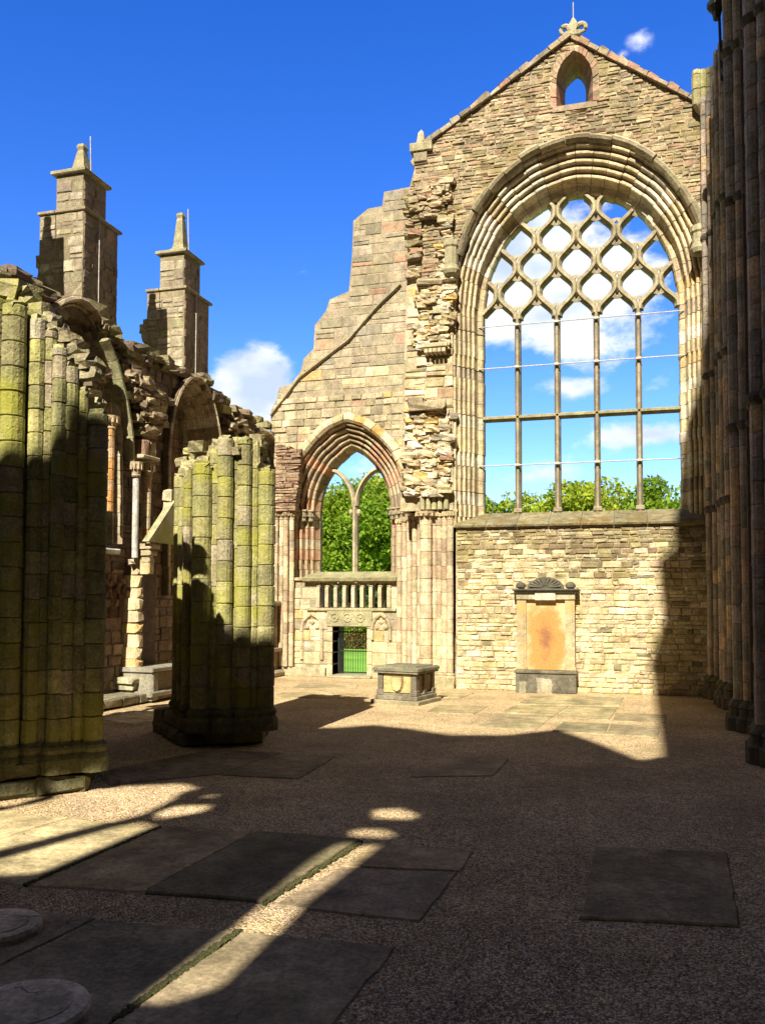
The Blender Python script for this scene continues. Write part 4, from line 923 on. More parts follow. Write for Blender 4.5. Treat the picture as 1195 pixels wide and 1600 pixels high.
# back shafts so the piers are round in plan
for root, cpts, zt5, r in ((pA, [(atY(120, 900, 10.7).x, 10.7), (atY(90, 900, 11.1).x, 11.1), (atY(50, 900, 11.3).x, 11.3)], 4.5, .12), (pB, [(atY(395, 900, 14.3).x, 14.3), (atY(375, 900, 14.7).x, 14.7), (atY(345, 900, 14.9).x, 14.9), (atY(315, 900, 14.7).x, 14.7)], 4.5, .12)):
    for x, y in cpts:
        b = MB(); b.shaft(x, y, r, .4, zt5+R.uniform(-.3, .2), .33, pal_g, 12); b.build('shaft', M_pier, root)
# rubble slumped at the top of the nearer pier and clump of weeds at its foot
b = MB()
for px, py, w in ((105, 530, .13), (88, 515, .12), (120, 545, .12), (133, 570, .16), (140, 585, .12), (60, 488, .15), (75, 500, .12), (10, 466, .3), (30, 470, .2), (148, 630, .1)):
    q = atY(px, py, 9.75); b.rock(q, w*1.2, w, w*.6, cv((.33, .29, .18), .2))
b.build('broken_top', M_pier, pA)
b = MB()
for px, py, w in ((300, 705, .1), (322, 700, .12), (310, 715, .1), (405, 745, .09)):
    q = atY(px, py, 13.4); b.rock(q, w*1.3, w, w*.6, cv((.4, .34, .15), .2))
b.build('broken_top', M_pier, pB)
M_leaf = None
def leafmat(name, c1, c2, tr=.35):
    m = bpy.data.materials.new(name); m.use_nodes = True; t = m.node_tree; t.nodes.clear()
    o = t.nodes.new('ShaderNodeOutputMaterial'); d = t.nodes.new('ShaderNodeBsdfPrincipled'); d.inputs['Roughness'].default_value = .6; d.inputs['Specular IOR Level'].default_value = .25
    tl_ = t.nodes.new('ShaderNodeBsdfTranslucent'); mx_ = t.nodes.new('ShaderNodeMixShader'); mx_.inputs[0].default_value = tr
    a = t.nodes.new('ShaderNodeVertexColor'); a.layer_name = 'Col'; g = t.nodes.new('ShaderNodeNewGeometry'); n = noi(t, g.outputs['Position'], .6, 3)
    c = mixc(t, ramp(t, n, .35, .65), c1, c2); c = mixc(t, 1.0, c, a.outputs['Color'], 'MULTIPLY')
    t.links.new(c, d.inputs['Base Color']); t.links.new(c, tl_.inputs[0]); t.links.new(d.outputs[0], mx_.inputs[1]); t.links.new(tl_.outputs[0], mx_.inputs[2]); t.links.new(mx_.outputs[0], o.inputs[0]); return m
M_leaf = leafmat('spring leaves', (.24, .33, .025), (.38, .45, .05), .45); M_leaf2 = leafmat('dark leaves', (.15, .27, .02), (.25, .36, .035), .45); M_bush = leafmat('russet leaves', (.14, .12, .03), (.2, .14, .04)); M_weed = leafmat('weed leaves', (.12, .15, .02), (.2, .2, .04))
def leaf(b, p, s, rnd, col=None):
    n = Vector((rnd.gauss(0, 1), rnd.gauss(0, 1), rnd.gauss(0, 1)+.5)).normalized(); a = n.orthogonal().normalized(); a.rotate(Matrix.Rotation(rnd.uniform(0, 6.28), 3, n)); c = n.cross(a)
    k = rnd.uniform(.65, 1.35) if col is None else col
    b.add([p-a*s, p-c*s*.6, p+a*s, p+c*s*.6], [(0, 1, 2, 3)], (k, k, k*.9))
b = MB(); rw = random.Random(4); g0 = gnd(122, 1222)
for i in range(500):
    a, r_ = rw.uniform(0, 6.28), abs(rw.gauss(0, .16)); leaf(b, g0+Vector((math.cos(a)*r_*1.5, math.sin(a)*r_*.7+.1, abs(rw.gauss(0, .05))+.01)), rw.uniform(.012, .028), rw)
tag(b.build('weed_clump', M_weed), 'low tuft of green weeds at the foot of the nearer mossy pier', 'plant')
# ================================================================== NORTH AISLE WALL
nw = thing('aisle_wall', NA[:], 'dark ruined side wall on the left with blind pointed arches and ragged top', 'wall')
topl = [atN(*p) for p in ((-60, 385), (0, 418), (30, 425), (55, 448), (95, 470), (130, 482), (160, 500), (180, 528), (215, 542), (240, 549), (262, 560), (285, 572), (312, 584), (338, 615), (370, 640), (405, 660), (432, 672))]
zr0 = topl[0][0]
A3 = []
for (ap, l, rgt, spy, hint) in (((125, 478), (40, 600), (168, 640), 640, 0), ((297, 590), (256, 735), (340, 735), 735, 1), ((405, 672), (378, 800), (442, 800), 800, 2)):
    sl, sr = atN(*l)[0], atN(*rgt)[0]; za = atN(*ap)[1]; zsps = atN(rgt[0], spy)[1]
    A3.append(((sl+sr)/2 if hint else atN(ap[0], ap[1])[0]-.35, abs(sr-sl)/2, zsps, za))
holes_nw = []
arch_paths = []
for c, a, zs_, za in A3:
    pass
TR = [[(28, 900), (28, 700), (34, 600), (58, 530), (92, 497), (122, 488), (139, 512), (152, 552), (161, 600), (165, 645), (166, 760), (166, 850)],
      [(266, 930), (266, 760), (267, 700), (272, 655), (284, 620), (298, 604), (311, 617), (322, 652), (330, 700), (334, 760), (334, 930)],
      [(380, 930), (380, 800), (382, 740), (391, 702), (404, 685), (418, 697), (429, 730), (434, 780), (434, 930)]]
def smooth_path(P, k=3):
    for _ in range(k-1):
        Q = [P[0]]
        for a, c in zip(P[:-1], P[1:]): Q += [(a[0]*.75+c[0]*.25, a[1]*.75+c[1]*.25), (a[0]*.25+c[0]*.75, a[1]*.25+c[1]*.75)]
        P = Q+[P[-1]]
    return P
for tp_ in TR:
    pp = pathnorm(smooth_path([atN(*p) for p in tp_])); arch_paths.append(pp); holes_nw.append(hole_of(pp, .2))
wend = atN(436, 900)[0]
outw = [(zr0-19, 0), (wend, 0), (wend, topl[-1][1]-.25)]+[(s_, z_-.3) for s_, z_ in topl[::-1]]+[(zr0-19, 9.0)]
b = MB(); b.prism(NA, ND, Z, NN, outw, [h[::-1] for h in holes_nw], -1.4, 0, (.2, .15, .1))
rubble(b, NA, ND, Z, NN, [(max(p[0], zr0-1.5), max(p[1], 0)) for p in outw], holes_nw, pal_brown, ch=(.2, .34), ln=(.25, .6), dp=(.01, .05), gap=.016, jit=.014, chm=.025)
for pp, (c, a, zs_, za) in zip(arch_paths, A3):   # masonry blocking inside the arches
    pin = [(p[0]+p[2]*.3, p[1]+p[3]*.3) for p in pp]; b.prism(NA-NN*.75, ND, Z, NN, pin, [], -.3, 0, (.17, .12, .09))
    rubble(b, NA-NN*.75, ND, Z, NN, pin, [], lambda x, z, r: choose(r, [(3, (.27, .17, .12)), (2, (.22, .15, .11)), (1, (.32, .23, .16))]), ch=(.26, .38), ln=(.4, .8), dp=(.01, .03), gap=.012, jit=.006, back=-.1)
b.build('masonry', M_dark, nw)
# ragged wall head
b = MB(); rk = random.Random(9)
for i in range(len(topl)-1):
    (s0, z0_), (s1, z1_) = topl[i], topl[i+1]; k = max(2, int(abs(s1-s0)/.1))
    for q in range(k):
        t = rk.random(); s_, z_ = s0+(s1-s0)*t, z0_+(z1_-z0_)*t
        near = min(abs(s_-atN(ax, ay)[0]) for ax, ay in ((124, 490), (298, 604), (404, 685)))
        for e in range(3):
            if near < .55: p = NA+ND*s_+NN*rk.uniform(-1.2, -.3)+Z*(z_-rk.uniform(.0, .15)); w = rk.uniform(.1, .2)
            else: p = NA+ND*s_+NN*rk.uniform(-1.2, .1)+Z*(z_-rk.uniform(.0, .28)-.06); w = rk.uniform(.12, .28)
            b.rock(p, w*rk.uniform(.7, 1), w*1.2, w*rk.uniform(.35, .6), cv(choose(rk, [(3, (.22, .17, .11)), (2, (.28, .24, .14)), (1, (.33, .3, .15)), (1, (.15, .11, .08))]), .2, rk), rk, .18)
for px, py, wu, wz in ((8, 428, .5, .16), (45, 436, .35, .14), (75, 455, .3, .13), (150, 478, .34, .28), (168, 515, .2, .16), (205, 540, .4, .12), (235, 545, .3, .15), (318, 592, .14, .13), (348, 622, .35, .13), (372, 636, .2, .12), (388, 644, .18, .12), (405, 652, .16, .12), (420, 662, .18, .13)):
    s_, z_ = atN(px, py); p = NA+ND*s_+Z*(z_-wz*.5); b.block(p-NN*.35, ND, Z, NN, wu, wz*.8, -.7, .45, cv((.3, .27, .14), .15, rk), .05, .04, rk)
b.build('wall_head', M_dark, nw)
# broken webs of the lost vault over the springing
b = MB(); rk = random.Random(21)
for px, py, n_, off in ((236, 655, 90, .45), (222, 610, 60, .3), (205, 580, 40, .2), (374, 676, 40, .25), (145, 600, 20, .2), (248, 625, 30, .15)):
    for i in range(n_//2):
        s_, z_ = atN(px+rk.gauss(0, 7), py+rk.gauss(0, 11), off)
        p = NA+ND*s_+NN*(off*rk.uniform(.1, 1.))+Z*z_; w = rk.uniform(.08, .2); b.rock(p, w, w*1.3, w*.5, cv(choose(rk, [(2, (.36, .28, .18)), (2, (.24, .18, .12)), (1, (.45, .38, .25))]), .2, rk), rk, .2)
b.build('vault_stump', M_dark, nw)
for k_, (pp, (c, a, zs_, za)) in enumerate(zip(arch_paths, A3)):
    b = MB(); prof = [(-.02, -.8), (-.02, -.4)]+rolls(0, -.36, .24, .05, 3)+[(.26, .16), (.3, .22), (.36, .2), (.38, .1), (.38, -.2)]
    archivolt(b, NA, ND, Z, NN, pp, prof, .32, lambda s, r: choose(r, [(3, (.48, .4, .27)), (2, (.56, .5, .36)), (1, (.36, .28, .19))]), jit=.008)
    b.build('arch_moulding', M_dark, nw)
# free-curving wall rib
b = MB(); rib = [atN(*p, .35) for p in ((207, 722), (206, 690), (202, 655), (196, 620), (187, 585), (176, 550), (166, 530))]
pr = pathnorm(rib); V = []
archivolt(b, NA+NN*.35, ND, Z, NN, pr, [(-.07, -.3), (-.07, 0), (-.03, .06), (.03, .06), (.07, 0), (.07, -.3)], .5, lambda s, r: (.36, .34, .2), jit=.004); b.build('vault_rib', M_dark, nw)
def nshaft(px, pt, pb, r, off, palz, name='shaft', m=None, ch=.3, parent=None, n=12, cols=None):
    s0, zt_ = atN(px, pt, off); _, zb_ = atN(px, pb, off); p = NA+ND*s0+NN*off
    b = MB(); b.shaft(p.x, p.y, r, zb_, zt_, ch, palz, n, hj=.1); return b.build(name, m or M_dark, nw), p, zb_, zt_
M_warm = stone('warm sandstone', moss=(.35, .28, .14), mossamt=.3, dark=(.2, .14, .08), darkamt=.25, bump=.5)
pw = lambda z: choose(R, [(3, (.55, .4, .24)), (2, (.6, .48, .3)), (1, (.6, .33, .12))])
o, p, zb_, zt_ = nshaft(230, 745, 868, .105, .45, pw, m=M_warm)
o, p2, zb2, zt2 = nshaft(213, 748, 872, .075, .45, lambda z: (.5, .49, .45), m=M_trac, ch=3)
b = MB()
for q_, r in ((p, .12), (p2, .1)): capital(b, q_.x, q_.y, zt_+.28, r, (.42, .33, .22), .34, 10)
s0, z0_ = atN(224, 716, .4); c = NA+ND*s0+NN*.35+Z*z0_; b.block(c, ND, Z, NN, .34, .04, -.4, .3, (.5, .44, .32), .02)
b.block(c+Z*.25-NN*.1+ND*.06, ND, Z, NN, .13, .2, -.3, .2, (.33, .2, .14), .03, .02); b.block(c+Z*.25-NN*.1+ND*.35, ND, Z, NN, .12, .2, -.3, .2, (.36, .27, .18), .03, .02)
b.build('capital', M_warm, nw)
b = MB(); s0, z0_ = atN(226, 876, .4); c = NA+ND*s0+NN*.4+Z*z0_
for i in range(9): b.rock(c+ND*R.uniform(-.28, .25)+NN*R.uniform(-.2, .12)+Z*R.uniform(-.06, .06), .12, .12, .06, cv((.5, .43, .3), .2))
b.build('ring_corbel', M_warm, nw)
b = MB(); rp_ = random.Random(8); s0, zb_ = atN(212, 1082, .45); _, zt_ = atN(212, 880, .45); z = zb_; i = 0
c0 = NA+ND*(s0+.16)+NN*.25
while z < zt_:
    h = rp_.uniform(.2, .36); t = (z-zb_)/(zt_-zb_); w = .34-.14*t+rp_.uniform(-.04, .04); dd = .42-.1*t
    b.block(c0+Z*(z+h/2)+ND*(.05*t+rp_.uniform(-.03, .03)), ND, Z, NN, w*.42, h/2-.006, -.3, dd*.5, cv(choose(rp_, [(3, (.58, .48, .3)), (2, (.6, .42, .2)), (1, (.45, .36, .24))]), .12, rp_), .05, .03, rp_); z += h
b.build('broken_buttress', M_warm, nw)
b = MB(); s0, z0_ = atN(212, 1092, .4)
b.block(NA+ND*s0+NN*.2+Z*.52, ND, Z, NN, .3, .07, -.2, .36, (.42, .4, .27), .04, .02); b.block(NA+ND*s0+NN*.2+Z*.38, ND, Z, NN, .24, .08, -.2, .3, (.36, .33, .22), .03, .02)
for i in range(7): b.block(NA+ND*(s0-2.6+i*.62)+NN*.2+Z*.14, ND, Z, NN, .3, .1, -.2, .62, cv((.24, .22, .15), .15), .03, .015)
b.build('stone_bench', M_dark, nw)
# string course
b = MB(); s0, z0_ = atN(165, 860, .2); b.block(NA+ND*(s0-1.2)+Z*z0_, ND, Z, NN, 1.75, .06, -.1, .22, (.5, .48, .45), .03); b.build('string_course', M_trac, nw)
# orange jamb shaft with small capital
o, p, zb_, zt_ = nshaft(173, 668, 800, .1, .3, lambda z: choose(R, [(2, (.55, .36, .2)), (2, (.6, .3, .1)), (1, (.5, .4, .28))]), m=M_warm, ch=.24)
b = MB(); capital(b, p.x, p.y, zt_+.25, .12, (.55, .42, .26), .3); b.build('capital', M_warm, nw)
# interlaced blind arcade
b = MB()
for k in range(-2, 3):
    s0, z0_ = atN(178, 965, .1); c = s0+k*.32; pp = pointed(c, .3, z0_, z0_+.3, .62, 8)
    archivolt(b, NA, ND, Z, NN, pp, [(-.03, -.02), (-.03, .06+.012*(k % 2)), (.0, .1+.012*(k % 2)), (.03, .06+.012*(k % 2)), (.03, -.02)], .3, lambda s, r: (.26, .17, .11), jit=.003)
b.build('interlaced_arcade', M_dark, nw)
# end jamb with blind sunlit shafts near the north bay
b = MB(); pe = NA+ND*wend
for i in range(5):
    x, y = pe.x+.12+i*.17, YN-.12-.06*(i % 2); b.shaft(x, y, .08, .3, zn(460, 800)[1]-.25, .33, pal_resp, 10)
    if i: capital(b, x, y, zn(460, 800)[1], .085, (.4, .3, .19), .26)
b.build('jamb_shafts', M_ash, nw)
b = MB(); rk = random.Random(31); q0_, q1_ = zn(432, 790), zn(470, 700)
rubble(b, Vector((0, YN-.3, 0)), X, Z, nF, [zn(436, 800), zn(468, 800), zn(472, 770), zn(478, 705), zn(436, 695)], [], lambda x, z, r: choose(r, [(3, (.3, .19, .13)), (2, (.36, .24, .16)), (1, (.42, .33, .22))]), ch=(.07, .13), ln=(.2, .5), dp=(.0, .09), jit=.02, back=-.3, rnd=rk)
b.build('springer', M_dark, nw)
# ---- gabled canopy tomb + flat dark panel for its niche + small chest
can = thing('canopy_tomb', (NA+ND*2.6+NN*.5)[:], 'tomb under a steep little mossy stone roof beside the mossy pier', 'tomb')
offc = .9
A_, B_, C_ = atN(236, 846, offc), atN(276, 782, offc), atN(276, 846, offc)
b = MB(); e0 = .62
sA, zA_ = A_; sB, zB_ = B_
b.prism(NA, ND, Z, NN, [(sA-.08, zA_), (sB+.9, zA_), (sB+.1, zB_+.05), (sB-.05, zB_)], [], .72, offc, (.36, .34, .2)); b.build('roof', M_pier, can)
b = MB(); b.rock(NA+ND*(sB-.02)+NN*(offc-.2)+Z*(zB_+.12), .12, .12, .14, (.4, .36, .24)); b.rock(NA+ND*(sB+.05)+NN*(offc-.2)+Z*(zB_-.15), .14, .14, .14, (.4, .36, .24)); b.build('finial', M_warm, can)
b = MB()
for i, z in enumerate((.05, .2, .36)): b.block(NA+ND*(sA+.24)+NN*(offc-.2)+Z*(zA_-z-.05), ND, Z, NN, .2-.04*i, .06, -.12, .18-.05*i, (.46, .38, .26), .03)
b.block(NA+ND*(sA+.24)+NN*(offc-.25)+Z*(zA_-.6), ND, Z, NN, .11, .14, -.12, .12, (.55, .42, .24), .03); b.build('corbel', M_warm, can)
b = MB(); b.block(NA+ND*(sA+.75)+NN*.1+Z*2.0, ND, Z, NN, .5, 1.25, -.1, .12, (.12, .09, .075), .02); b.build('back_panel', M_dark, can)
b = MB(); s0, z0_ = atN(247, 1046, offc)
b.block(NA+ND*(s0+.45)+NN*(offc-.45)+Z*z0_, ND, Z, NN, .72, .05, -.45, .5, (.4, .38, .32), .02); b.block(NA+ND*(s0+.45)+NN*(offc-.5)+Z*(z0_/2), ND, Z, NN, .6, z0_/2-.05, -.4, .45, (.25, .19, .14), .03)
b.block(NA+ND*(s0-.1)+NN*(offc-.45)+Z*(z0_/2), ND, Z, NN, .12, z0_/2-.05, -.35, .47, (.4, .37, .3), .03); b.block(NA+ND*(s0+.2)+NN*(offc-.45)+Z*.2, ND, Z, NN, .5, .06, -.35, .5, (.4, .37, .3), .03)
b.c = [tuple(q*.7 for q in c) for c in b.c]; b.build('chest', M_ash, can)
# ---- aedicule monument at the far end of the aisle
ae = thing('niche_monument', (NA+ND*(wend-.6)+NN*.2)[:], 'shadowed pillared niche monument in the corner left of the gate', 'monument')
def an(px, py, off=.25): return atN(px, py, off)
s0, s1 = an(424, 1000)[0], an(466, 1000)[0]; zT_, zB2 = an(445, 940)[1], an(445, 1012)[1]; s0 -= 1.2
cs = (s0+s1)/2; hs_ = (s1-s0)/2
b = MB(); b.block(NA+ND*cs+Z*(zT_-.05), ND, Z, NN, hs_+.1, .07, 0, .55, (.3, .23, .15), .03, .01); b.block(NA+ND*cs+Z*(zT_-.28), ND, Z, NN, hs_, .15, 0, .4, (.26, .19, .13), .02); b.build('entablature', M_dark, ae)
for sg in (-1, 0, 1):
    b = MB(); q = NA+ND*(cs+sg*(hs_-.1))+NN*.42; b.shaft(q.x, q.y, .08, zB2+.05, zT_-.42, 1.2, lambda z: (.36, .27, .18), 12); b.build('column', M_dark, ae)
b = MB(); b.block(NA+ND*cs+Z*(zB2), ND, Z, NN, hs_+.08, .06, 0, .58, (.34, .26, .18), .02); b.block(NA+ND*cs+Z*(zB2/2), ND, Z, NN, hs_-.02, zB2/2-.06, 0, .45, (.3, .21, .15), .02); b.block(NA+ND*cs+Z*.1, ND, Z, NN, hs_+.12, .1, 0, .65, (.33, .28, .19), .05, .03)
b.build('base', M_dark, ae)
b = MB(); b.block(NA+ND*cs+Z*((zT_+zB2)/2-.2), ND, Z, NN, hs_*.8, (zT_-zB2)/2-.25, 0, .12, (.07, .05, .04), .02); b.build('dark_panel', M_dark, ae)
# ================================================================== TURRETS (tops of the outer buttresses)
def turret(pxc, pxl, y, lab, capy, ledge, basey, tip, rodtop, lw_px):
    R0 = atY(pxc, capy, y); Lc = atY(pxl, capy, y); w = R0.x-Lc.x
    root = thing('buttress_turret', ((R0.x+Lc.x)/2, y+.5, R0.z-4), lab, 'turret', 'stepped stone turrets above the side wall')
    wl = atY(lw_px, ledge, y).x; zl = atY(pxc, ledge, y).z; zb = atY(pxc, basey, y).z-2.5; d = w*1.15
    yf = y; xr = R0.x
    b = MB(); rr = random.Random(int(y*7))
    PT = lambda x, z, r: choose(r, [(4, (.35, .3, .22)), (2, (.42, .37, .28)), (1.5, (.27, .22, .17)), (.6, (.34, .31, .18))])
    def tower(x0, x1, y0, y1, z0, z1):
        b.box((x0+.02, y0+.02, z0), (x1-.02, y1-.02, z1), (.25, .21, .13))
        rubble(b, Vector((0, y0+.02, 0)), X, Z, -Y, [(x0, z0), (x1, z0), (x1, z1), (x0, z1)], [], PT, ch=(.22, .34), ln=(.3, .5), dp=(.0, .03), jit=.012, back=-.1, rnd=rr, chm=.03)
        rubble(b, Vector((x1-.02, 0, 0)), Y, Z, X, [(y0, z0), (y1, z0), (y1, z1), (y0, z1)], [], lambda x, z, r: choose(r, [(3, (.26, .2, .14)), (2, (.3, .2, .14))]), ch=(.22, .34), ln=(.3, .5), dp=(.0, .03), jit=.012, back=-.1, rnd=rr, chm=.03)
    tower(Lc.x+.03, xr-.03, yf, yf+d, zl, R0.z)
    dl2 = d*1.5; x1 = xr+.04; tower(wl, x1, yf-.06, yf-.06+dl2, zb, zl-.05)
    b.build('masonry', M_ash if False else M_gable, root)
    b = MB(); b.box((wl-.02, yf-.09, zl-.05), (x1+.05, yf+dl2+.02, zl+.03), (.3, .25, .16)); b.build('ledge', M_gable, root)
    b = MB()
    b.box((Lc.x-.06, yf-.08, R0.z), (xr+.06, yf+d+.06, R0.z+.1), (.33, .3, .18), .02)
    zt6 = atY(tip[0], tip[1], yf+d/2).z; cx_ = (Lc.x+xr)/2; cy_ = yf+d/2
    pr_ = [(w*.54, R0.z+.1), (w*.34, R0.z+.2), (w*.21, R0.z+.3), (w*.18, R0.z+.42), (w*.11, zt6-.22), (w*.09, zt6-.16), (w*.125, zt6-.08), (w*.09, zt6), (.02, zt6+.03)]
    V = [(cx_+sx*r, cy_+sy*r, z) for r, z in pr_ for sx, sy in ((-1, -1), (1, -1), (1, 1), (-1, 1))]
    b.add(V, [(q*4+i, q*4+(i+1) % 4, q*4+4+(i+1) % 4, q*4+4+i) for q in range(len(pr_)-1) for i in range(4)]+[(0, 3, 2, 1)], (.36, .33, .2)); b.build('pinnacle', M_gable, root)
    b = MB(); rz = atY(tip[0]+9, rodtop, cy_).z; b.tube([(cx_+w*.3, cy_, R0.z+.2), (cx_+w*.26, cy_, rz)], .014, (.6, .6, .58), 6); b.tube([(x1+.03, yf+d*.55, zl), (x1+.03, yf+d*.55, zb+1.5)], .014, (.6, .6, .58), 6); b.build('rod', M_rod, root)
    for i in range(8):
        pass
    b = MB()
    for i in range(7): b.rock((wl+rr.uniform(-.1, .05), yf+rr.uniform(0, .4), zl-.35-rr.uniform(.3, 1.9)*1), .14, .2, .14, cv((.33, .29, .18), .15, rr), rr)
    for i in range(5): b.rock((xr+.05+rr.uniform(0, .15), yf+.2+rr.uniform(-.3, .6), zb+2.3-i*.22), .22, .22, .13, cv((.3, .27, .16), .15, rr), rr)
    b.build('weathered_stones', M_gable, root)
turret(133, 86, 17.6, 'taller-looking left turret with a long narrow shadow down its face', 268, 326, 470, (122, 228), 215, 64)
turret(290, 248, 21.3, 'right-hand turret of the two, standing nearer the smaller window', 394, 449, 570, (277, 335), 328, 231)
def proj(P):
    v = P-EYE; z = v.dot(fw); return 597.5+FPX*v.dot(rt)/z, 875.5-FPX*v.dot(up)/z
def shifted(px, py, y, dd): return proj(atY(px, py, y)-dd)
dd = atY(290, 394, 21.3)-atY(133, 268, 17.6)
f3 = lambda px, py: shifted(px, py, 17.6, dd)
y3 = 17.6-dd.y; c_ = [f3(*p) for p in ((133, 268), (86, 268), (133, 326), (133, 470), (127, 228), (127, 215), (64, 326))]
turret(c_[0][0], c_[1][0], y3, 'third stepped turret of the row, just outside the left frame edge', c_[0][1], c_[2][1], c_[3][1], c_[4], c_[5][1], c_[6][0])
#==SPLIT==
# ================================================================== SOUTH ARCADE (right edge, in shade)
sw = thing('nave_wall', (2.6, 18, 0), 'towering dark nave wall along the right edge, all in shade', 'wall')
b = MB(); sO = Vector((2.75, 0, 0))
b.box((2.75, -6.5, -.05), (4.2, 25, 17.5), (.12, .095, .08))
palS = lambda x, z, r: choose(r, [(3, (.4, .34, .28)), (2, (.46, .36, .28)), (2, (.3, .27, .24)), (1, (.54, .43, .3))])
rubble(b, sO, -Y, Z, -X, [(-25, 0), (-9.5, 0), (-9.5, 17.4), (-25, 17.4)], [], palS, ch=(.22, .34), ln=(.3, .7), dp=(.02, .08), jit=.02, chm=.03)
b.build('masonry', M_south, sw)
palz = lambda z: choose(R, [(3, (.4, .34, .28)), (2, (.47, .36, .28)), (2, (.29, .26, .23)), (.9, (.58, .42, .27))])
def spier(x, y, shafts, top, lab, rings, plus=0):
    root = thing('compound_pier', (x, y, 0), lab, 'pier', 'tall dark clustered piers on the right')
    b = MB(); b.box((x+.12, y-.55, 0), (2.8, y+.55, top), (.14, .11, .095)); b.build('core', M_south, root)
    for dx, dy, r in shafts:
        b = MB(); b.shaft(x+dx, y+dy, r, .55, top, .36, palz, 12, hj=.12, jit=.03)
        for zr in rings: b.lathe(x+dx, y+dy, [(r, zr-.08), (r*1.35, zr-.03), (r*1.5, zr+.02), (r*1.3, zr+.07), (r, zr+.1)], (.1, .085, .07), 12)
        sh_o = b.build('shaft', M_south, root)
        b = MB(); b.lathe(x+dx, y+dy, [(r+.14, .0), (r+.14, .24), (r+.08, .28), (r+.07, .4), (r+.1, .44), (r+.02, .54), (r, .58)], (.12, .11, .075), 12); b.build('shaft_base', M_south, sh_o)
    return root
sh_a = [(.0, -.1, .13), (.02, .2, .085), (.12, -.34, .1), (.3, -.5, .14), (.52, -.6, .09), (.72, -.66, .14), (.05, .42, .12), (.22, .6, .09), (.95, -.7, .1)]
spier(1.87, 13.95, sh_a, 16.5, 'nearest dark pier, running up out of the frame at the right edge', (5.4, 11.2, 14.6))
spier(1.93, 17.35, sh_a, 17.0, 'middle dark pier on the right, between the nearest one and the gable wall', (5.6, 9.9, 12.8))
sh_c = [(.0, -.3, .1), (.03, .0, .09), (.0, .3, .11), (.1, -.6, .13), (.3, -.75, .09), (.02, .6, .09), (.08, .95, .12), (.5, -.8, .12), (-.05, 1.3, .09), (-.18, 1.55, .08)]
spier(2.05, 21.0, sh_c, 15.0, 'farthest dark pier on the right, in the corner against the gable wall', (4.6, 7.9, 11.4))
b = MB(); rk = random.Random(77)
for i in range(260):
    y = rk.uniform(13.5, 22); z = rk.uniform(1, 15); b.rock((2.5+rk.uniform(-.2, .15), y, z), .18, .2, .1, cv((.2, .15, .12), .25, rk), rk)
b.build('broken_face', M_south, sw)
# wall shafts high on the nave wall, with moulded corbel
for y, z0_, r in ((19.3, 6.2, .12), (19.6, 6.2, .09), (15.6, 5.0, .14), (15.3, 5.0, .09), (12.3, 4.6, .16), (11.9, 4.6, .12), (11.4, 1, .16), (12.6, 1, .14)):
    b = MB(); b.lathe(2.35, y, [(.02, z0_-.35), (r*.9, z0_-.15), (r*1.6, z0_-.05), (r*1.6, z0_+.03), (r, z0_+.08)], (.15, .14, .08), 12); b.shaft(2.35, y, r, z0_, 17.2, .4, palz, 12, hj=.12); b.build('wall_shaft', M_south, sw)
# gutter head at the very top
q = atY(1106, 15, 19.3); b = MB(); b.lathe(1.9, 19.3, [(.07, q.z-.25), (.1, q.z-.1), (.2, q.z+.02), (.2, q.z+.12), (.16, q.z+.14)], (.05, .05, .05), 10); b.tube([(1.95, 19.3, q.z-.2), (1.98, 19.3, q.z-1.6), (2.3, 19.3, q.z-1.9)], .03, (.3, .3, .3), 8); b.build('gutter_head', M_iron, sw)
# ================================================================== WEST FRONT (unseen behind the viewpoint; outline and openings shaped to cast the shadows)
YW = -6.0
def bp(P): t = (YW-P.y)/L.y; q = P+L*t; return (q.x, q.z)
cur = [bp(gnd(*p)) for p in ((1035, 1183), (1000, 1190), (940, 1165), (870, 1141), (790, 1150), (700, 1150), (640, 1140), (580, 1134), (530, 1138))]
p2b = [bp(atY(px, py, y)) for px, py, y in ((160, 668, 9.5), (140, 655, 9.4), (118, 650, 9.35), (104, 695, 9.25), (78, 722, 9.15), (52, 742, 9.1), (25, 738, 8.95), (0, 745, 8.85), (-30, 735, 8.8), (-60, 745, 8.85))]
gl_ = [bp(gnd(*p)) for p in ((235, 1140), (165, 1165))]
tow = [bp(atY(*p)) for p in ((1020, 1080, YE), (1015, 1040, YE), (1035, 975, YE), (1027, 880, YE), (1052, 862, YE), (1053, 800, YE), (1063, 640, YE), (1085, 605, YE), (1100, 540, YE), (1103, 450, YE))]
print('cur', [(round(a, 2), round(c, 2)) for a, c in cur]); print('p2b', [(round(a, 2), round(c, 2)) for a, c in p2b]); print('gl', gl_); print('tow', [(round(a, 2), round(c, 2)) for a, c in tow])
left = p2b[-1][0]
wpoly = [(-14, 0), (8, 0), (8, 48), (1.2, 48)]+tow[::-1]+cur
last = cur[-1][0]
wpoly += [q for q in p2b if q[0] < last-.05]
zL = p2b[-1][1]
wpoly += [(left-.25, zL-.6), (min(left-.5, gl_[0][0]+.1), gl_[0][1]), (gl_[1][0]-.1, gl_[1][1]-.2), (-11.4, gl_[1][1]-1.2), (-14, gl_[1][1]-1.5)]
print('wp', wpoly)
def hole(pts): return [bp(gnd(*p)) for p in pts]
HA = hole([(200, 1580), (250, 1582), (330, 1558), (470, 1420), (600, 1318), (540, 1316), (500, 1338), (380, 1440)])
HA2 = hole([(545, 1311), (604, 1313), (622, 1300), (600, 1292), (560, 1292), (545, 1300)]); HA3 = hole([(582, 1282), (640, 1284), (655, 1270), (630, 1260), (590, 1262), (580, 1272)])
HB = hole([(-30, 1376), (50, 1372), (250, 1288), (225, 1281), (-30, 1352)])
HB2 = hole([(-30, 1340), (215, 1276), (330, 1240), (335, 1236), (290, 1222), (200, 1226), (100, 1236), (-30, 1275)])
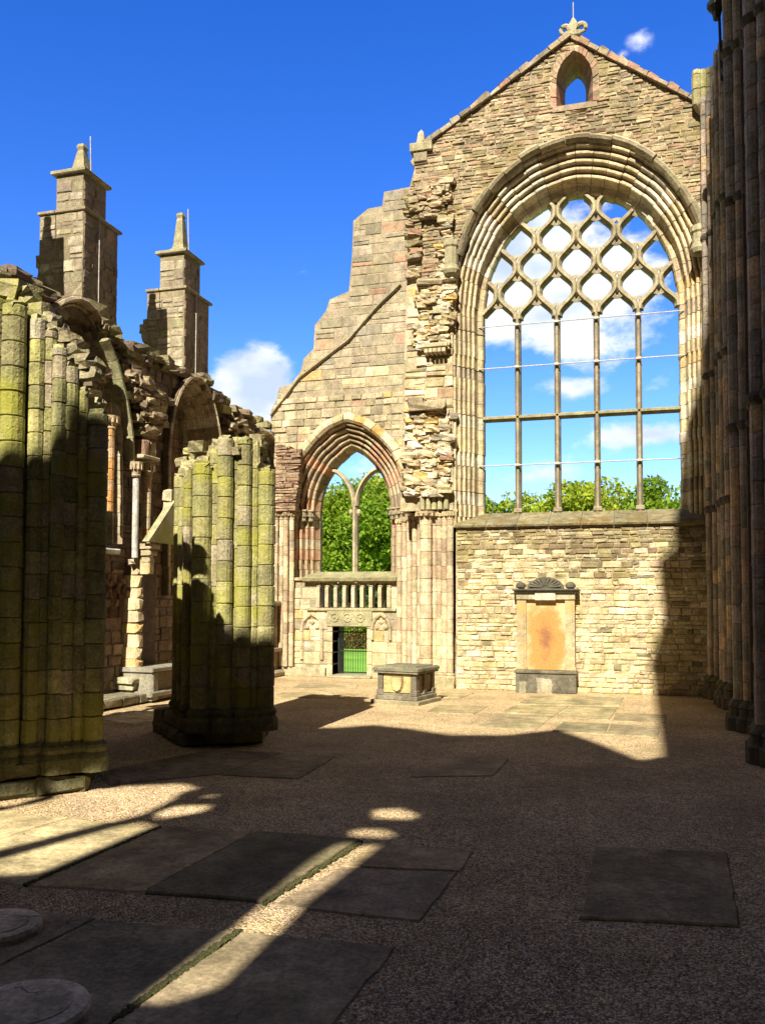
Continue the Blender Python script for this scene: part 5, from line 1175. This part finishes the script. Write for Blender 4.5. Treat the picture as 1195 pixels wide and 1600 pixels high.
HB3 = hole([(240, 1284), (320, 1270), (335, 1255), (285, 1256), (238, 1272)])
HB4 = hole([(275, 1247), (330, 1249), (345, 1240), (325, 1234), (285, 1238)])
HB5 = hole([(-30, 1265), (20, 1262), (85, 1248), (80, 1240), (40, 1243), (-30, 1254)])
wf = thing('west_front', (-3, YW, 0), 'unseen ruined entrance front behind the viewpoint, its openings shaped to throw the light strips', 'wall')
b = MB(); b.prism(Vector((0, YW, 0)), X, Z, Y, [q for q in wpoly], [h for h in (HA, HA2, HA3, HB, HB2, HB3, HB4, HB5)], -.12, .12, (.25, .2, .15)); o = b.build('masonry', M_south, wf); bm_fix(o)
b = MB(); V = []; F = []; nx_ = 60
for j, (y, k) in enumerate(((95, 0), (105, .5), (120, .9), (150, 1.), (260, 1.15))):
    for i in range(nx_+1):
        x = -160+320*i/nx_; V.append((x, y, -1.3+k*(5.6+1.8*mnoise.noise(Vector((x*.03, y*.02, 0)))+.7*mnoise.noise(Vector((x*.2, y*.1, 4))))))
for j in range(4):
    for i in range(nx_): a = j*(nx_+1)+i; F.append((a, a+1, a+nx_+2, a+nx_+1))
b.add(V, F, (.1, .14, .03)); struct(b.build('hill', plain('wooded hill', (.05, .09, .015), .9, var=.6, sc=.9, bump=1)))
# ================================================================== TREES AND SHRUBS BEYOND
def tree(x, y, h, w, lab, m, seed, n=9000, ls=.16, z0=0., name='broadleaf_tree'):
    rnd = random.Random(seed); root = thing(name, (x, y, z0), lab, 'tree', 'trees beyond the ruined wall')
    b = MB(); b.tube([(x, y, z0-.1), (x+.1, y, z0+h*.3), (x-.1, y, z0+h*.6), (x, y, z0+h*.85)], [w*.06, w*.045, w*.03, .03], (.1, .08, .06), 8)
    cl = []
    for i in range(26):
        a = rnd.uniform(0, 6.28); e = rnd.uniform(-.5, 1.2); rr = rnd.uniform(.45, .95)
        c = Vector((x+math.cos(a)*w*.5*rr*math.cos(e), y+math.sin(a)*w*.5*rr*math.cos(e), z0+h*.55+math.sin(e)*h*.42*rr)); cl.append((c, rnd.uniform(.13, .24)*w))
        b.tube([(x, y, z0+h*rnd.uniform(.25, .5)), tuple((Vector((x, y, z0+h*.5))+c)/2), tuple(c)], [.06*w*.3, .03*w*.3, .02], (.1, .08, .06), 5)
    b.build('trunk', M_wood, root)
    b = MB()
    for i in range(n):
        c, r = cl[int(rnd.random()**.9*len(cl))]; d = Vector((rnd.gauss(0, 1), rnd.gauss(0, 1), rnd.gauss(0, 1))).normalized()*r*(rnd.uniform(.3, 1.12)**.5)
        p = c+Vector((d.x, d.y, d.z*.8))
        if p.z < z0+.1: continue
        leaf(b, p, rnd.uniform(.6, 1.3)*ls, rnd, rnd.uniform(.7, 1.3))
    b.build('crown', m, root)
def ztree(px, py, y): q = atY(px, py, y); return q.x, q.z
specs = [(505, 745, 44, 9, M_leaf2, 'green tree filling the left light of the smaller window'), (545, 735, 48, 9, M_leaf, 'paler tree behind the mullion of the smaller window'), (600, 735, 45, 9, M_leaf2, 'tree filling the right light of the smaller window'), (450, 800, 50, 9, M_leaf, 'tree glimpsed far left beyond the smaller window'),
         (770, 745, 50, 7, M_leaf2, 'darker tree in the first light of the great window'), (845, 756, 52, 7.5, M_leaf, 'yellow-green tree in the second light of the great window'), (915, 748, 50, 8, M_leaf, 'rounded yellow-green tree in the middle of the great window'), (990, 762, 56, 8, M_leaf, 'tree behind the fourth mullion of the great window'), (1045, 728, 46, 6.5, M_leaf2, 'taller dense tree in the last light of the great window'), (680, 770, 55, 8, M_leaf, 'tree beyond the wall between the two windows'), (1130, 745, 58, 8, M_leaf, 'tree beyond the wall at the right')]
for i, (px, py, y, w, m, lab) in enumerate(specs):
    y += 26; w *= 1.35; x, z = ztree(px, py, y); tree(x, y, z+1.2, w, lab, m, 40+i, n=12000, ls=.2, z0=-1.2)
def shrub(px, y, z, w, lab, m, seed):
    rnd = random.Random(seed); x = atY(px, 980, y).x; b = MB()
    for i in range(3000):
        a = rnd.uniform(0, 6.28); r = rnd.random()**.5; e = rnd.uniform(0, 1.57); p = Vector((x+math.cos(a)*w*r*math.cos(e)*1., y+math.sin(a)*w*.7*r*math.cos(e), -1.2+z*math.sin(e)*r**.3*rnd.uniform(.8, 1.05))); leaf(b, p, rnd.uniform(.08, .16), rnd, rnd.uniform(.6, 1.3))
    tag(b.build('shrub', m), lab, 'shrub', 'shrubs on the lawn beyond the gate')
for i, a in enumerate(((534, 62, 1.5, 1.6, 'green shrub seen low through the left bars of the gate', M_leaf2), (558, 60, 1.2, 1.5, 'low russet shrub seen through the middle bars of the gate', M_bush), (543, 70, 3.2, 2.6, 'tall russet shrub farther back beyond the gate', M_bush),
    (575, 68, 3.0, 2.6, 'dark green shrub at the far right beyond the gate', M_leaf2), (512, 66, 3.0, 2.6, 'olive shrub at the far left beyond the gate', M_bush), (605, 72, 4.2, 3.5, 'tall green shrub hidden behind the right blind niche, showing through the balustrade', M_leaf2), (500, 73, 4.2, 3.5, 'tall green shrub showing through the left end of the balustrade', M_leaf2), (550, 76, 4.8, 4.0, 'widest green shrub showing through the middle of the balustrade', M_leaf2))): shrub(*a, i+1)
